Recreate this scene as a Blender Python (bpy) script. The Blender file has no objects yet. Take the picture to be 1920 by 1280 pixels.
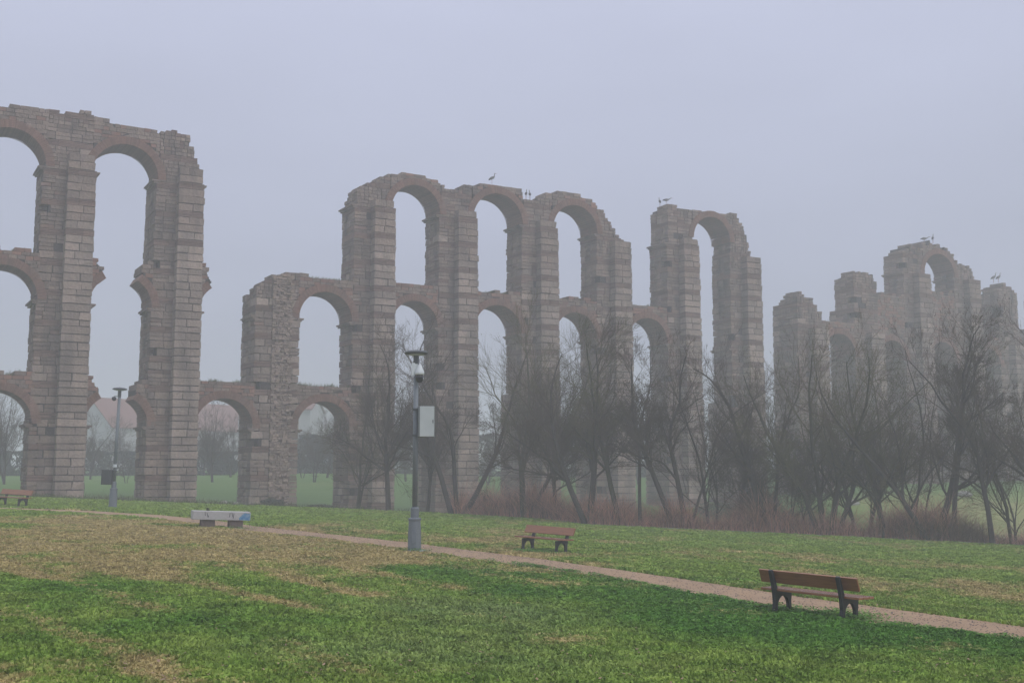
import bpy, math, random
import numpy as np
from mathutils import Vector, Matrix
R = math.radians
rnd = random.Random(7)
rng = np.random.default_rng(11)
SC = bpy.context.scene
COL = SC.collection

# ------------------------------------------------------------------ camera, sky, sun, exposure
EYE = 2.4
F, PITCH = 2184.5, R(6.59)
cam = bpy.data.objects.new('camera', bpy.data.cameras.new('camera'))
COL.objects.link(cam)
cam.location = (0, 0, EYE)
cam.rotation_euler = (R(90) + PITCH, 0, 0)
cam.data.sensor_width = 36
cam.data.lens = 36 * F / 1920
cam.data.clip_end = 3000
cam.data.clip_start = 0.1
SC.camera = cam

SUN_EL, SUN_AZ = R(42), R(128)          # azimuth clockwise from +Y (the view direction): behind, to the right
world = bpy.data.worlds.new('World')
SC.world = world
world.use_nodes = True
nt = world.node_tree
bg = nt.nodes['Background']
sky = nt.nodes.new('ShaderNodeTexSky')
sky.sky_type = 'NISHITA'
sky.sun_disc = False
sky.sun_elevation = SUN_EL
sky.sun_rotation = SUN_AZ
sky.dust_density = 4
tc = nt.nodes.new('ShaderNodeTexCoord')
sep = nt.nodes.new('ShaderNodeSeparateXYZ')
nt.links.new(tc.outputs['Generated'], sep.inputs[0])
ramp = nt.nodes.new('ShaderNodeValToRGB')      # overcast cloud layer: brighter towards the zenith
cr = ramp.color_ramp
cr.elements[0].position = 0.0
cr.elements[0].color = (4.0, 4.35, 5.45, 1)
cr.elements[1].position = 1.0
cr.elements[1].color = (13.6, 14.0, 15.6, 1)
e = cr.elements.new(0.40)
e.color = (6.6, 7.0, 9.0, 1)
nt.links.new(sep.outputs['Z'], ramp.inputs[0])
mixw = nt.nodes.new('ShaderNodeMix')
mixw.data_type = 'RGBA'
mixw.inputs[0].default_value = 0.93
nt.links.new(sky.outputs[0], mixw.inputs[6])
nt.links.new(ramp.outputs[0], mixw.inputs[7])
wn = nt.nodes.new('ShaderNodeTexNoise'); wn.inputs['Scale'].default_value = 2.2; wn.inputs['Detail'].default_value = 3
wm = nt.nodes.new('ShaderNodeMapping'); wm.inputs['Scale'].default_value = (1, 1, 3)
nt.links.new(tc.outputs['Generated'], wm.inputs[0]); nt.links.new(wm.outputs[0], wn.inputs['Vector'])
wr = nt.nodes.new('ShaderNodeMapRange'); wr.inputs[1].default_value = .3; wr.inputs[2].default_value = .7; wr.inputs[3].default_value = .94; wr.inputs[4].default_value = 1.05
nt.links.new(wn.outputs[0], wr.inputs[0])
wh = nt.nodes.new('ShaderNodeHueSaturation')
nt.links.new(wr.outputs[0], wh.inputs['Value']); nt.links.new(mixw.outputs[2], wh.inputs['Color'])
nt.links.new(wh.outputs[0], bg.inputs[0])
bg.inputs[1].default_value = 0.092

sun = bpy.data.objects.new('sun', bpy.data.lights.new('sun', 'SUN'))
COL.objects.link(sun)
sun.data.energy = 0.95
sun.data.angle = R(30)
sun.data.color = (1.0, 0.95, 0.9)
sd = Vector((math.sin(SUN_AZ) * math.cos(SUN_EL), math.cos(SUN_AZ) * math.cos(SUN_EL), math.sin(SUN_EL)))
sun.rotation_euler = sd.to_track_quat('Z', 'Y').to_euler()

SC.view_settings.view_transform = 'Standard'
SC.view_settings.look = 'None'
SC.view_settings.exposure = 0.0
SC.view_settings.gamma = 1.0
SC.cycles.max_bounces = 6
SC.cycles.diffuse_bounces = 3
SC.cycles.volume_bounces = 3
SC.cycles.use_denoising = True
HAZE_DENSITY = 0.0034

# ------------------------------------------------------------------ layout helpers
cp, sp = math.cos(PITCH), math.sin(PITCH)


def at(px, py, Y):
    """world point of a photo pixel at ground distance Y"""
    v = (640 - py) / F
    z = Y * (v * cp + sp) / (cp - v * sp)
    zc = Y * cp + z * sp
    return Vector(((px - 960) / F * zc, Y, z + EYE))


def vnoise(x, y, seed=0):
    x = np.asarray(x, float); y = np.asarray(y, float)
    xi = np.floor(x).astype(np.int64); yi = np.floor(y).astype(np.int64)
    fx = x - xi; fy = y - yi
    fx = fx * fx * (3 - 2 * fx); fy = fy * fy * (3 - 2 * fy)

    def h(a, b):
        n = (a * 374761393 + b * 668265263 + seed * 974711) & 0xffffffff
        n = ((n ^ (n >> 13)) * 1274126177) & 0xffffffff
        return ((n ^ (n >> 16)) & 0xffff) / 65535.0
    return (h(xi, yi) * (1 - fx) + h(xi + 1, yi) * fx) * (1 - fy) + (h(xi, yi + 1) * (1 - fx) + h(xi + 1, yi + 1) * fx) * fy


def fbm(x, y, seed=0, oct=4):
    s = 0; a = 0.5; t = 0
    for i in range(oct):
        s = s + a * vnoise(x * 2 ** i + i * 17.3, y * 2 ** i - i * 9.1, seed + i); t += a; a *= 0.5
    return s / t


def sm(a, b, x):
    t = np.clip((x - a) / (b - a), 0, 1)
    return t * t * (3 - 2 * t)


# terrain: a gently tilted lawn, a bank, a shallow river valley and rising meadows (heights relative to the eye)
BX = np.array([-60, -30, -17, -5, 8, 20, 35, 80.])
BY = np.array([72, 80, 90, 100, 110, 120, 150, 200, 400.])
BZ = np.array([
    [-.9, -.9, -.8, -.7, -.5, -.3, .6, 1.0, 2.5],
    [-1.3, -1.38, -1.2, -.9, -.6, -.2, .7, 1.0, 2.5],
    [-1.9, -2.0, -2.3, -1.6, -1.1, -.5, .6, 1.0, 2.5],
    [-2.9, -3.0, -3.0, -2.8, -2.2, -1.2, .3, .8, 2.5],
    [-4.3, -3.6, -3.1, -2.8, -2.4, -1.6, .2, .8, 2.5],
    [-4.9, -4.3, -3.4, -2.8, -2.3, -1.6, .1, .8, 2.5],
    [-5.2, -4.4, -2.9, -1.7, -1.1, -.7, .1, .8, 2.5],
    [-5.2, -4.2, -2.6, -1.4, -.9, -.6, .1, .8, 2.5]])
EX = np.array([-80, -40, -20, -10, -2, 2, 4, 14, 24, 40, 80.])
EY = np.array([70, 70, 69, 70, 68, 65, 60, 58, 55, 52, 46.])


def edge(x):
    return np.interp(x, EX, EY)


def G(x, y):
    x = np.asarray(x, float); y = np.asarray(y, float)
    xc = np.clip(x, -70, 60)
    plane = -2.33 - .038 * xc
    ix = np.clip(np.searchsorted(BX, x) - 1, 0, len(BX) - 2); tx = np.clip((x - BX[ix]) / (BX[ix + 1] - BX[ix]), 0, 1)
    iy = np.clip(np.searchsorted(BY, y) - 1, 0, len(BY) - 2); ty = np.clip((y - BY[iy]) / (BY[iy + 1] - BY[iy]), 0, 1)
    b = (BZ[ix, iy] * (1 - tx) + BZ[ix + 1, iy] * tx) * (1 - ty) + (BZ[ix, iy + 1] * (1 - tx) + BZ[ix + 1, iy + 1] * tx) * ty
    t = sm(0.1, 5.0, y - edge(x))
    z = plane * (1 - t) + b * t
    z = z + t * .22 * (fbm(x / 7, y / 7, 5) - .5)
    z = z - (1 - t) * 0.0
    return z + EYE


def Gf(x, y):
    return float(G(np.array([x]), np.array([y]))[0])


def hit(px, py):
    """where the ray of a pixel meets the lawn"""
    lo = 4.0
    for i in range(4000):
        p = at(px, py, lo)
        if p.z <= Gf(p.x, p.y): break
        lo += .05
    return Vector((p.x, p.y, Gf(p.x, p.y)))


def ground_at(px, Y):
    X = (px - 960) / F * Y * cp
    for _ in range(4):
        z = Gf(X, Y) - EYE
        X = (px - 960) / F * (Y * cp + z * sp)
    return Vector((X, Y, Gf(X, Y)))


# ------------------------------------------------------------------ mesh helpers
class MB:
    def __init__(s):
        s.v = []; s.f = []; s.t = []; s.m = []

    def add(s, verts, faces, tint=.5, mi=0):
        o = len(s.v)
        s.v.extend([tuple(p) for p in verts])
        for f in faces:
            s.f.append(tuple(i + o for i in f)); s.t.append(tint); s.m.append(mi)

    def box(s, c, size, rz=0, tint=.5, mi=0, jit=0, mat=None):
        hx, hy, hz = size[0] / 2, size[1] / 2, size[2] / 2
        vs = []
        for z in (-hz, hz):
            for x, y in ((-hx, -hy), (hx, -hy), (hx, hy), (-hx, hy)):
                p = Vector((x, y, z))
                if jit: p += Vector((rnd.uniform(-jit, jit), rnd.uniform(-jit, jit), rnd.uniform(-jit, jit) * .6))
                if rz: p = Matrix.Rotation(rz, 3, 'Z') @ p
                p = p + Vector(c)
                if mat is not None: p = mat @ p
                vs.append(p)
        s.add(vs, [(0, 3, 2, 1), (4, 5, 6, 7), (0, 1, 5, 4), (1, 2, 6, 5), (2, 3, 7, 6), (3, 0, 4, 7)], tint, mi)

    def prism(s, poly, y0, y1, tint=.5, mi=0, mat=None):
        """polygon given in (x,z), extruded along y"""
        n = len(poly)
        vs = [Vector((p[0], y0, p[1])) for p in poly] + [Vector((p[0], y1, p[1])) for p in poly]
        if mat is not None: vs = [mat @ v for v in vs]
        fs = [tuple(range(n)), tuple(range(2 * n - 1, n - 1, -1))]
        for i in range(n):
            j = (i + 1) % n
            fs.append((j, i, i + n, j + n))
        s.add(vs, fs, tint, mi)

    def lathe(s, prof, n=20, c=(0, 0, 0), tint=.5, mi=0, mat=None):
        vs = []; fs = []
        for r, z in prof:
            for k in range(n):
                a = 2 * math.pi * k / n
                p = Vector((r * math.cos(a) + c[0], r * math.sin(a) + c[1], z + c[2]))
                vs.append(mat @ p if mat is not None else p)
        for i in range(len(prof) - 1):
            for k in range(n):
                l = (k + 1) % n
                fs.append((i * n + k, i * n + l, (i + 1) * n + l, (i + 1) * n + k))
        fs.append(tuple(range(n - 1, -1, -1)))
        fs.append(tuple((len(prof) - 1) * n + k for k in range(n)))
        s.add(vs, fs, tint, mi)

    def tube(s, pts, rad, n=8, tint=.5, mi=0):
        pts = [Vector(p) for p in pts]
        if not hasattr(rad, '__len__'): rad = [rad] * len(pts)
        vs = []; fs = []
        for i, p in enumerate(pts):
            d = (pts[min(i + 1, len(pts) - 1)] - pts[max(i - 1, 0)]).normalized()
            a = d.orthogonal().normalized() if abs(d.z) < .95 else Vector((1, 0, 0)).cross(d).normalized()
            if i and (a.dot(pa) < 0): a = -a
            a = a if not i else (pa - d * pa.dot(d)).normalized()
            pa = a
            b = d.cross(a)
            for k in range(n):
                t = 2 * math.pi * k / n
                vs.append(p + (a * math.cos(t) + b * math.sin(t)) * rad[i])
        for i in range(len(pts) - 1):
            for k in range(n):
                l = (k + 1) % n
                fs.append((i * n + k, i * n + l, (i + 1) * n + l, (i + 1) * n + k))
        fs.append(tuple(range(n - 1, -1, -1))); fs.append(tuple((len(pts) - 1) * n + k for k in range(n)))
        s.add(vs, fs, tint, mi)

    def build(s, name, mats, parent=None, smooth=False, bevel=0):
        me = bpy.data.meshes.new(name)
        me.from_pydata(s.v, [], s.f)
        a = me.attributes.new('tint', 'FLOAT', 'FACE'); a.data.foreach_set('value', s.t)
        me.polygons.foreach_set('material_index', s.m)
        if smooth: me.polygons.foreach_set('use_smooth', [True] * len(s.f))
        for m in (mats if isinstance(mats, (list, tuple)) else [mats]): me.materials.append(m)
        me.update()
        o = bpy.data.objects.new(name, me); COL.objects.link(o)
        if parent is not None: o.parent = parent
        if bevel:
            b = o.modifiers.new('bevel', 'BEVEL'); b.width = bevel; b.segments = 2; b.limit_method = 'ANGLE'
        if smooth and bevel == 0:
            try:
                me.shade_auto_smooth if False else None
            except Exception: pass
        return o


def fastmesh(name, V, Fc, mats, parent=None, attrs=None, fattrs=None, matidx=None, smooth=False):
    """V (n,3), Fc (m,k) uniform polygons"""
    V = np.ascontiguousarray(V, dtype=np.float32); Fc = np.ascontiguousarray(Fc, dtype=np.int32)
    me = bpy.data.meshes.new(name)
    me.vertices.add(len(V)); me.vertices.foreach_set('co', V.ravel())
    k = Fc.shape[1]
    me.loops.add(Fc.size); me.loops.foreach_set('vertex_index', Fc.ravel())
    me.polygons.add(len(Fc)); me.polygons.foreach_set('loop_start', np.arange(0, Fc.size, k, dtype=np.int32))
    for n_, a_ in (attrs or {}).items():
        at_ = me.attributes.new(n_, 'FLOAT', 'POINT'); at_.data.foreach_set('value', np.asarray(a_, dtype=np.float32))
    for n_, a_ in (fattrs or {}).items():
        at_ = me.attributes.new(n_, 'FLOAT', 'FACE'); at_.data.foreach_set('value', np.asarray(a_, dtype=np.float32))
    if matidx is not None: me.polygons.foreach_set('material_index', np.asarray(matidx, dtype=np.int32))
    if smooth: me.polygons.foreach_set('use_smooth', np.ones(len(Fc), dtype=bool))
    for m in (mats if isinstance(mats, (list, tuple)) else [mats]): me.materials.append(m)
    me.update(calc_edges=True)
    me.validate()
    o = bpy.data.objects.new(name, me); COL.objects.link(o)
    if parent is not None: o.parent = parent
    return o


def tag(o, label=None, cat=None, group=None, kind=None):
    if label: o['label'] = label
    if cat: o['category'] = cat
    if group: o['group'] = group
    if kind: o['kind'] = kind
    return o


def empty(name, loc=(0, 0, 0), rz=0):
    o = bpy.data.objects.new(name, None); COL.objects.link(o)
    o.empty_display_size = .3
    o.location = loc; o.rotation_euler = (0, 0, rz)
    return o


def copy_tree(o, parent=None):
    c = o.copy(); COL.objects.link(c)
    if parent is not None: c.parent = parent
    for ch in [x for x in list(o.children)]: copy_tree(ch, c)
    return c


# ------------------------------------------------------------------ materials
def mat(name, col, rough=.85, noise=None, tint=None, bump=None, spec=.3, coat=0, metal=0, stain=None):
    """col: base; noise=(scale, amount, colour); tint=(dark factor, light factor) driven by the per-face attribute"""
    m = bpy.data.materials.new(name); m.use_nodes = True
    N, L = m.node_tree.nodes, m.node_tree.links
    b = N['Principled BSDF']
    b.inputs['Roughness'].default_value = rough
    b.inputs['Specular IOR Level'].default_value = spec
    b.inputs['Metallic'].default_value = metal
    b.inputs['Coat Weight'].default_value = coat
    rgb = N.new('ShaderNodeRGB'); rgb.outputs[0].default_value = (*col, 1)
    cur = rgb.outputs[0]
    geo = N.new('ShaderNodeTexCoord')

    def noi(scale, detail=5, dist=0, stretch=None):
        n = N.new('ShaderNodeTexNoise'); n.inputs['Scale'].default_value = scale; n.inputs['Detail'].default_value = detail
        n.inputs['Distortion'].default_value = dist
        src = geo.outputs['Object']
        if stretch:
            mp = N.new('ShaderNodeMapping'); mp.inputs['Scale'].default_value = stretch; L.new(src, mp.inputs[0]); src = mp.outputs[0]
        L.new(src, n.inputs['Vector'])
        return n.outputs[0]

    def mix(fac, a, c, mode='MIX'):
        x = N.new('ShaderNodeMix'); x.data_type = 'RGBA'; x.blend_type = mode
        if isinstance(fac, (int, float)): x.inputs[0].default_value = fac
        else: L.new(fac, x.inputs[0])
        L.new(a, x.inputs[6])
        if isinstance(c, tuple): x.inputs[7].default_value = (*c, 1)
        else: L.new(c, x.inputs[7])
        return x.outputs[2]

    def rng_(v, a, b_, c=0, d=1):
        r_ = N.new('ShaderNodeMapRange'); r_.inputs[1].default_value = a; r_.inputs[2].default_value = b_
        r_.inputs[3].default_value = c; r_.inputs[4].default_value = d; L.new(v, r_.inputs[0]); return r_.outputs[0]
    if noise:
        for sc_, am, cc in noise:
            cur = mix(rng_(noi(sc_), .38, .68, 0, am), cur, cc)
    if stain:
        sc_, stretch, am, cc = stain
        cur = mix(rng_(noi(sc_, 4, .3, stretch), .45, .72, 0, am), cur, cc)
    if tint:
        at_ = N.new('ShaderNodeAttribute'); at_.attribute_name = 'tint'
        v = rng_(at_.outputs['Fac'], 0, 1, tint[0], tint[1])
        h = N.new('ShaderNodeHueSaturation'); L.new(v, h.inputs['Value']); L.new(cur, h.inputs['Color']); cur = h.outputs[0]
    L.new(cur, b.inputs['Base Color'])
    if bump:
        bp = N.new('ShaderNodeBump'); bp.inputs['Strength'].default_value = bump[1]; bp.inputs['Distance'].default_value = bump[2]
        L.new(noi(bump[0], 6), bp.inputs['Height']); L.new(bp.outputs[0], b.inputs['Normal'])
    return m


M = {}
M['granite'] = mat('granite', (.265, .190, .155), .9, noise=[(.3, .5, (.19, .145, .125)), (2.6, .6, (.31, .215, .175)), (7, .5, (.14, .105, .09))], tint=(.72, 1.2), bump=(6, .8, .07), stain=(.8, (1, 1, .22), .85, (.075, .062, .058)))
M['brick'] = mat('brick', (.29, .135, .095), .9, noise=[(.5, .5, (.17, .105, .085)), (5, .6, (.34, .19, .14)), (18, .4, (.14, .09, .075))], tint=(.75, 1.2), bump=(9, .6, .04), stain=(1.2, (1, 1, .3), .5, (.15, .115, .10)))
M['ashlar'] = mat('ashlar', (.335, .255, .218), .9, noise=[(.3, .5, (.24, .185, .16)), (2.6, .6, (.38, .28, .23)), (7, .5, (.18, .14, .12))], tint=(.6, 1.2), bump=(6, .8, .07), stain=(.8, (1, 1, .2), .75, (.13, .105, .095)))
M['band'] = mat('band', (.17, .105, .085), .9, noise=[(.5, .5, (.12, .085, .075)), (5, .6, (.23, .14, .11))], tint=(.7, 1.25), bump=(9, .6, .04))
M['mortar'] = mat('mortar', (.045, .036, .034), .95, noise=[(3, .6, (.03, .025, .024)), (12, .5, (.08, .065, .058))], bump=(8, .8, .06))
M['rubble'] = mat('rubble', (.27, .20, .165), .95, noise=[(2.2, .6, (.16, .13, .12)), (7, .6, (.35, .24, .19))], tint=(.7, 1.2), bump=(7, .9, .08))
M['bark'] = mat('bark', (.048, .040, .036), .9, noise=[(4, .5, (.08, .068, .058))])
M['twig'] = mat('twig', (.085, .060, .044), .9, noise=[(.6, .6, (.07, .058, .045))])
M['twig_olive'] = mat('twig_olive', (.105, .090, .042), .9, noise=[(.6, .6, (.085, .075, .04))])
M['bark_olive'] = mat('bark_olive', (.062, .060, .036), .9, noise=[(4, .5, (.05, .045, .04))])
M['leaf_olive'] = mat('leaf_olive', (.12, .12, .05), .7, noise=[(2, .6, (.08, .09, .035))])
M['bud'] = mat('bud', (.10, .075, .05), .8, noise=[(.8, .6, (.075, .065, .045))])
M['iron'] = mat('iron', (.018, .02, .024), .55, noise=[(30, .4, (.03, .032, .036))], spec=.4)
M['wood'] = mat('wood', (.27, .105, .036), .42, stain=(9, (.35, 6, 6), .6, (.10, .032, .016)), noise=[(7, .35, (.28, .11, .055))], spec=.5, coat=.35)
M['wood_light'] = mat('wood_light', (.30, .12, .065), .25, stain=(9, (.35, 6, 6), .6, (.18, .06, .028)), noise=[(6, .4, (.34, .17, .08))], spec=.5, coat=.5)
M['lamp'] = mat('lamp', (.15, .175, .20), .5, noise=[(3, .5, (.10, .12, .14)), (25, .35, (.21, .23, .25))], spec=.5)
M['lamp_dark'] = mat('lamp_dark', (.08, .09, .10), .5, noise=[(8, .4, (.07, .08, .09))])
M['white_paint'] = mat('white_paint', (.66, .70, .72), .45, noise=[(5, .25, (.5, .53, .54))])
M['cabinet'] = mat('cabinet', (.52, .56, .56), .5, noise=[(3, .3, (.36, .40, .41)), (30, .2, (.5, .54, .54))])
M['cabinet_side_shaded'] = mat('cabinet_side_shaded', (.16, .175, .18), .5, noise=[(6, .3, (.12, .13, .135))])  # darker copy of the cabinet paint; the side's shade is in the colour
M['dark_box'] = mat('dark_box', (.035, .042, .045), .5, noise=[(6, .4, (.055, .062, .065))])
M['dark_glass'] = mat('dark_glass', (.012, .013, .016), .12, spec=.5)
M['concrete'] = mat('concrete', (.42, .41, .41), .85, noise=[(2, .5, (.34, .33, .34)), (14, .4, (.5, .49, .48))], bump=(14, .3, .02))
M['concrete_dark'] = mat('concrete_dark', (.13, .10, .09), .9, noise=[(4, .6, (.09, .07, .065)), (14, .4, (.19, .15, .13))], bump=(14, .5, .02))
M['spray_blue'] = mat('spray_blue', (.045, .20, .40), .6, noise=[(9, .7, (.30, .42, .50)), (22, .5, (.03, .12, .28))])
M['spray_black'] = mat('spray_black', (.06, .06, .075), .7)
M['dirt'] = mat('dirt', (.40, .265, .16), .95, noise=[(.5, .7, (.27, .175, .11)), (3, .6, (.42, .30, .20)), (25, .6, (.22, .15, .10))], bump=(22, .5, .02))
M['kerb'] = mat('kerb', (.30, .30, .28), .9, noise=[(3, .6, (.2, .2, .17))])
M['reed'] = mat('reed', (.50, .25, .19), .9, noise=[(1.2, .5, (.20, .12, .10)), (4, .5, (.55, .36, .27))], tint=(.35, 1.5))
M['straw'] = mat('straw', (.31, .21, .14), .9, noise=[(2, .6, (.20, .13, .09))], tint=(.6, 1.3))
M['weed'] = mat('weed', (.075, .095, .035), .8, noise=[(2, .6, (.12, .11, .05))], tint=(.6, 1.4))
M['bush'] = mat('bush', (.045, .055, .03), .8, noise=[(1.5, .6, (.08, .085, .04))], tint=(.6, 1.4))
M['hedge'] = mat('hedge', (.035, .042, .035), .85, noise=[(1.5, .6, (.06, .065, .05))], tint=(.6, 1.4))
M['plaster'] = mat('plaster', (.42, .42, .43), .9, noise=[(.6, .5, (.30, .30, .30))])
M['plaster_cream'] = mat('plaster_cream', (.30, .29, .28), .9, noise=[(.6, .4, (.25, .24, .23))])
M['roof_tile'] = mat('roof_tile', (.19, .075, .06), .9, noise=[(1, .5, (.15, .07, .06)), (6, .4, (.25, .13, .1))], bump=(6, .5, .05))
M['window_dark'] = mat('window_dark', (.14, .145, .15), .2, spec=.5)
M['feather'] = mat('feather', (.17, .165, .17), .8, noise=[(9, .4, (.1, .1, .1))])
M['feather_dark'] = mat('feather_dark', (.03, .03, .035), .8)
M['beak'] = mat('beak', (.22, .07, .04), .6)
M['hill'] = mat('hill', (.05, .065, .04), .95, noise=[(.05, .6, (.09, .09, .06))])
M['stone_pale'] = mat('stone_pale', (.30, .29, .26), .9, noise=[(5, .5, (.3, .29, .26))])
M['water'] = mat('water', (.02, .03, .025), .08, spec=.5, bump=(3, .25, .03))


def grass_mat(name, blades):
    m = bpy.data.materials.new(name); m.use_nodes = True
    N, L = m.node_tree.nodes, m.node_tree.links
    b = N['Principled BSDF']; b.inputs['Roughness'].default_value = .75; b.inputs['Specular IOR Level'].default_value = .18
    tcn = N.new('ShaderNodeTexCoord')

    def noi(scale, detail=4):
        n = N.new('ShaderNodeTexNoise'); n.inputs['Scale'].default_value = scale; n.inputs['Detail'].default_value = detail
        L.new(tcn.outputs['Object'], n.inputs['Vector']); return n.outputs[0]

    def mr(v, a, b_, c, d):
        r_ = N.new('ShaderNodeMapRange'); r_.inputs[1].default_value = a; r_.inputs[2].default_value = b_
        r_.inputs[3].default_value = c; r_.inputs[4].default_value = d; L.new(v, r_.inputs[0]); return r_.outputs[0]

    def attr(n_):
        a_ = N.new('ShaderNodeAttribute'); a_.attribute_name = n_; return a_.outputs['Fac']

    def mth(op, a, c):
        x = N.new('ShaderNodeMath'); x.operation = op
        for i, q in enumerate((a, c)):
            if isinstance(q, (int, float)): x.inputs[i].default_value = q
            else: L.new(q, x.inputs[i])
        return x.outputs[0]

    def mix(fac, a, c, mode='MIX'):
        x = N.new('ShaderNodeMix'); x.data_type = 'RGBA'; x.blend_type = mode
        L.new(fac, x.inputs[0])
        for i, q in ((6, a), (7, c)):
            if isinstance(q, tuple): x.inputs[i].default_value = (*q, 1)
            else: L.new(q, x.inputs[i])
        return x.outputs[2]
    fine = mr(noi(5.5, 5), .3, .7, -.22, .22)
    d = mth('ADD', attr('dry'), fine)
    if blades: d = mth('ADD', d, mr(attr('rand'), 0, 1, -.16, .16))
    k = .80 if not blades else 1.0
    green = mix(mr(noi(1.3), .35, .65, 0, 1), (.165 * k, .27 * k, .040 * k), (.255 * k, .345 * k, .066 * k))
    green = mix(attr('lush'), green, (.080 * k, .20 * k, .026 * k))
    green = mix(attr('pale'), green, (.21 * k, .27 * k, .12 * k))
    tan = mix(mr(noi(3), .35, .65, 0, 1), (.44 * k, .345 * k, .16 * k), (.36 * k, .30 * k, .12 * k))
    cur = mix(mr(d, .35, .72, 0, 1), green, tan)
    if blades:
        h = N.new('ShaderNodeHueSaturation'); L.new(mr(attr('rand'), 0, 1, .62, 1.42), h.inputs['Value']); L.new(cur, h.inputs['Color']); cur = h.outputs[0]
        b.inputs['Subsurface Weight'].default_value = 0
    else:
        h = N.new('ShaderNodeHueSaturation'); L.new(mr(noi(40, 3), .3, .7, .7, 1.25), h.inputs['Value']); L.new(cur, h.inputs['Color']); cur = h.outputs[0]
        h2 = N.new('ShaderNodeHueSaturation'); L.new(mr(attr('soil_shade'), 0, 1, 1.0, .66), h2.inputs['Value']); L.new(cur, h2.inputs['Color']); cur = h2.outputs[0]  # ground colour darkened under the lawn blades: soil tone plus painted gap shade
        bp = N.new('ShaderNodeBump'); bp.inputs['Strength'].default_value = .7; bp.inputs['Distance'].default_value = .05
        L.new(noi(18, 5), bp.inputs['Height']); L.new(bp.outputs[0], b.inputs['Normal'])
    L.new(cur, b.inputs['Base Color'])
    return m


M['ground'] = grass_mat('ground_grass', False)
M['blades'] = grass_mat('grass_blades', True)

# ------------------------------------------------------------------ lawn pattern (world space)
path_up = [(-60, 950), (60, 954), (160, 957.5), (300, 966), (400, 976), (480, 987), (600, 1000), (770, 1018), (900, 1035), (1000, 1047), (1200, 1075), (1400, 1105), (1640, 1140), (1920, 1178), (2300, 1240)]
path_lo = [(-60, 952), (60, 957), (160, 962), (300, 972), (400, 985), (480, 996), (600, 1008), (770, 1030), (900, 1050), (1100, 1079), (1300, 1115), (1440, 1141), (1650, 1172), (1800, 1190), (1920, 1205), (2300, 1275)]
pu = [hit(*p) for p in path_up]; pl = [hit(*p) for p in path_lo]
pux = np.array([p.x for p in pu]); puy = np.array([p.y for p in pu])
plx = np.array([p.x for p in pl]); ply = np.array([p.y for p in pl])
# as function of x (monotonic in x)
o1 = np.argsort(pux); o2 = np.argsort(plx)


def pathU(x): return np.interp(x, pux[o1], puy[o1])
def pathL(x): return np.interp(x, plx[o2], ply[o2])


PATCH = []


def patch(px, py, rx, ry, amp, ch='dry'):
    c = hit(px, py); a = hit(px, py - ry); b = hit(px, min(py + ry, 1300))
    PATCH.append((c.x, c.y, rx / F * c.y, (a.y - b.y) / 2, amp, ch))


for q in [(200, 1005, 420, 42, .46), (480, 1020, 330, 38, .40), (680, 1060, 120, 22, .22), (60, 985, 220, 25, .25), (330, 1120, 200, 45, .1),
          (60, 1260, 200, 30, .35), (300, 1235, 180, 22, .22), (560, 1265, 120, 20, .25), (700, 1195, 90, 12, .18), (640, 1110, 110, 25, .14),
          (110, 1110, 160, 22, -.5), (260, 1160, 210, 30, -.6), (80, 1185, 150, 26, -.6), (420, 1150, 120, 22, -.4), (600, 1050, 90, 14, -.25), (380, 1052, 60, 10, -.3), (640, 1170, 120, 20, -.3), (1100, 1190, 700, 90, -.3), (1500, 1250, 700, 60, -.35),
          (1690, 1100, 110, 14, .5), (1110, 1045, 110, 14, .28), (1880, 1125, 60, 14, .35), (560, 1003, 200, 8, .2), (300, 950, 420, 12, -.5), (1600, 1010, 500, 10, -.15), (1600, 1045, 300, 10, .10), (120, 940, 300, 14, -.1), (950, 1040, 60, 9, .3), (1015, 1040, 55, 5, .5), (777, 1038, 30, 6, .35)]:
    patch(*q)
for q in [(1000, 1090, 260, 26, .8), (1250, 1140, 240, 30, .9), (1500, 1180, 240, 30, .9), (1750, 1215, 260, 26, .8), (260, 1165, 230, 26, .55), (850, 1060, 60, 12, .6), (80, 1190, 160, 30, .5), (1000, 1035, 70, 8, .7), (560, 992, 90, 8, .5), (150, 1110, 150, 20, .5)]:
    patch(*q, 'lush')
for q in [(860, 1160, 190, 30, .55), (700, 1220, 260, 30, .35), (1000, 1250, 200, 30, .25)]:
    patch(*q, 'pale')


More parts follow.
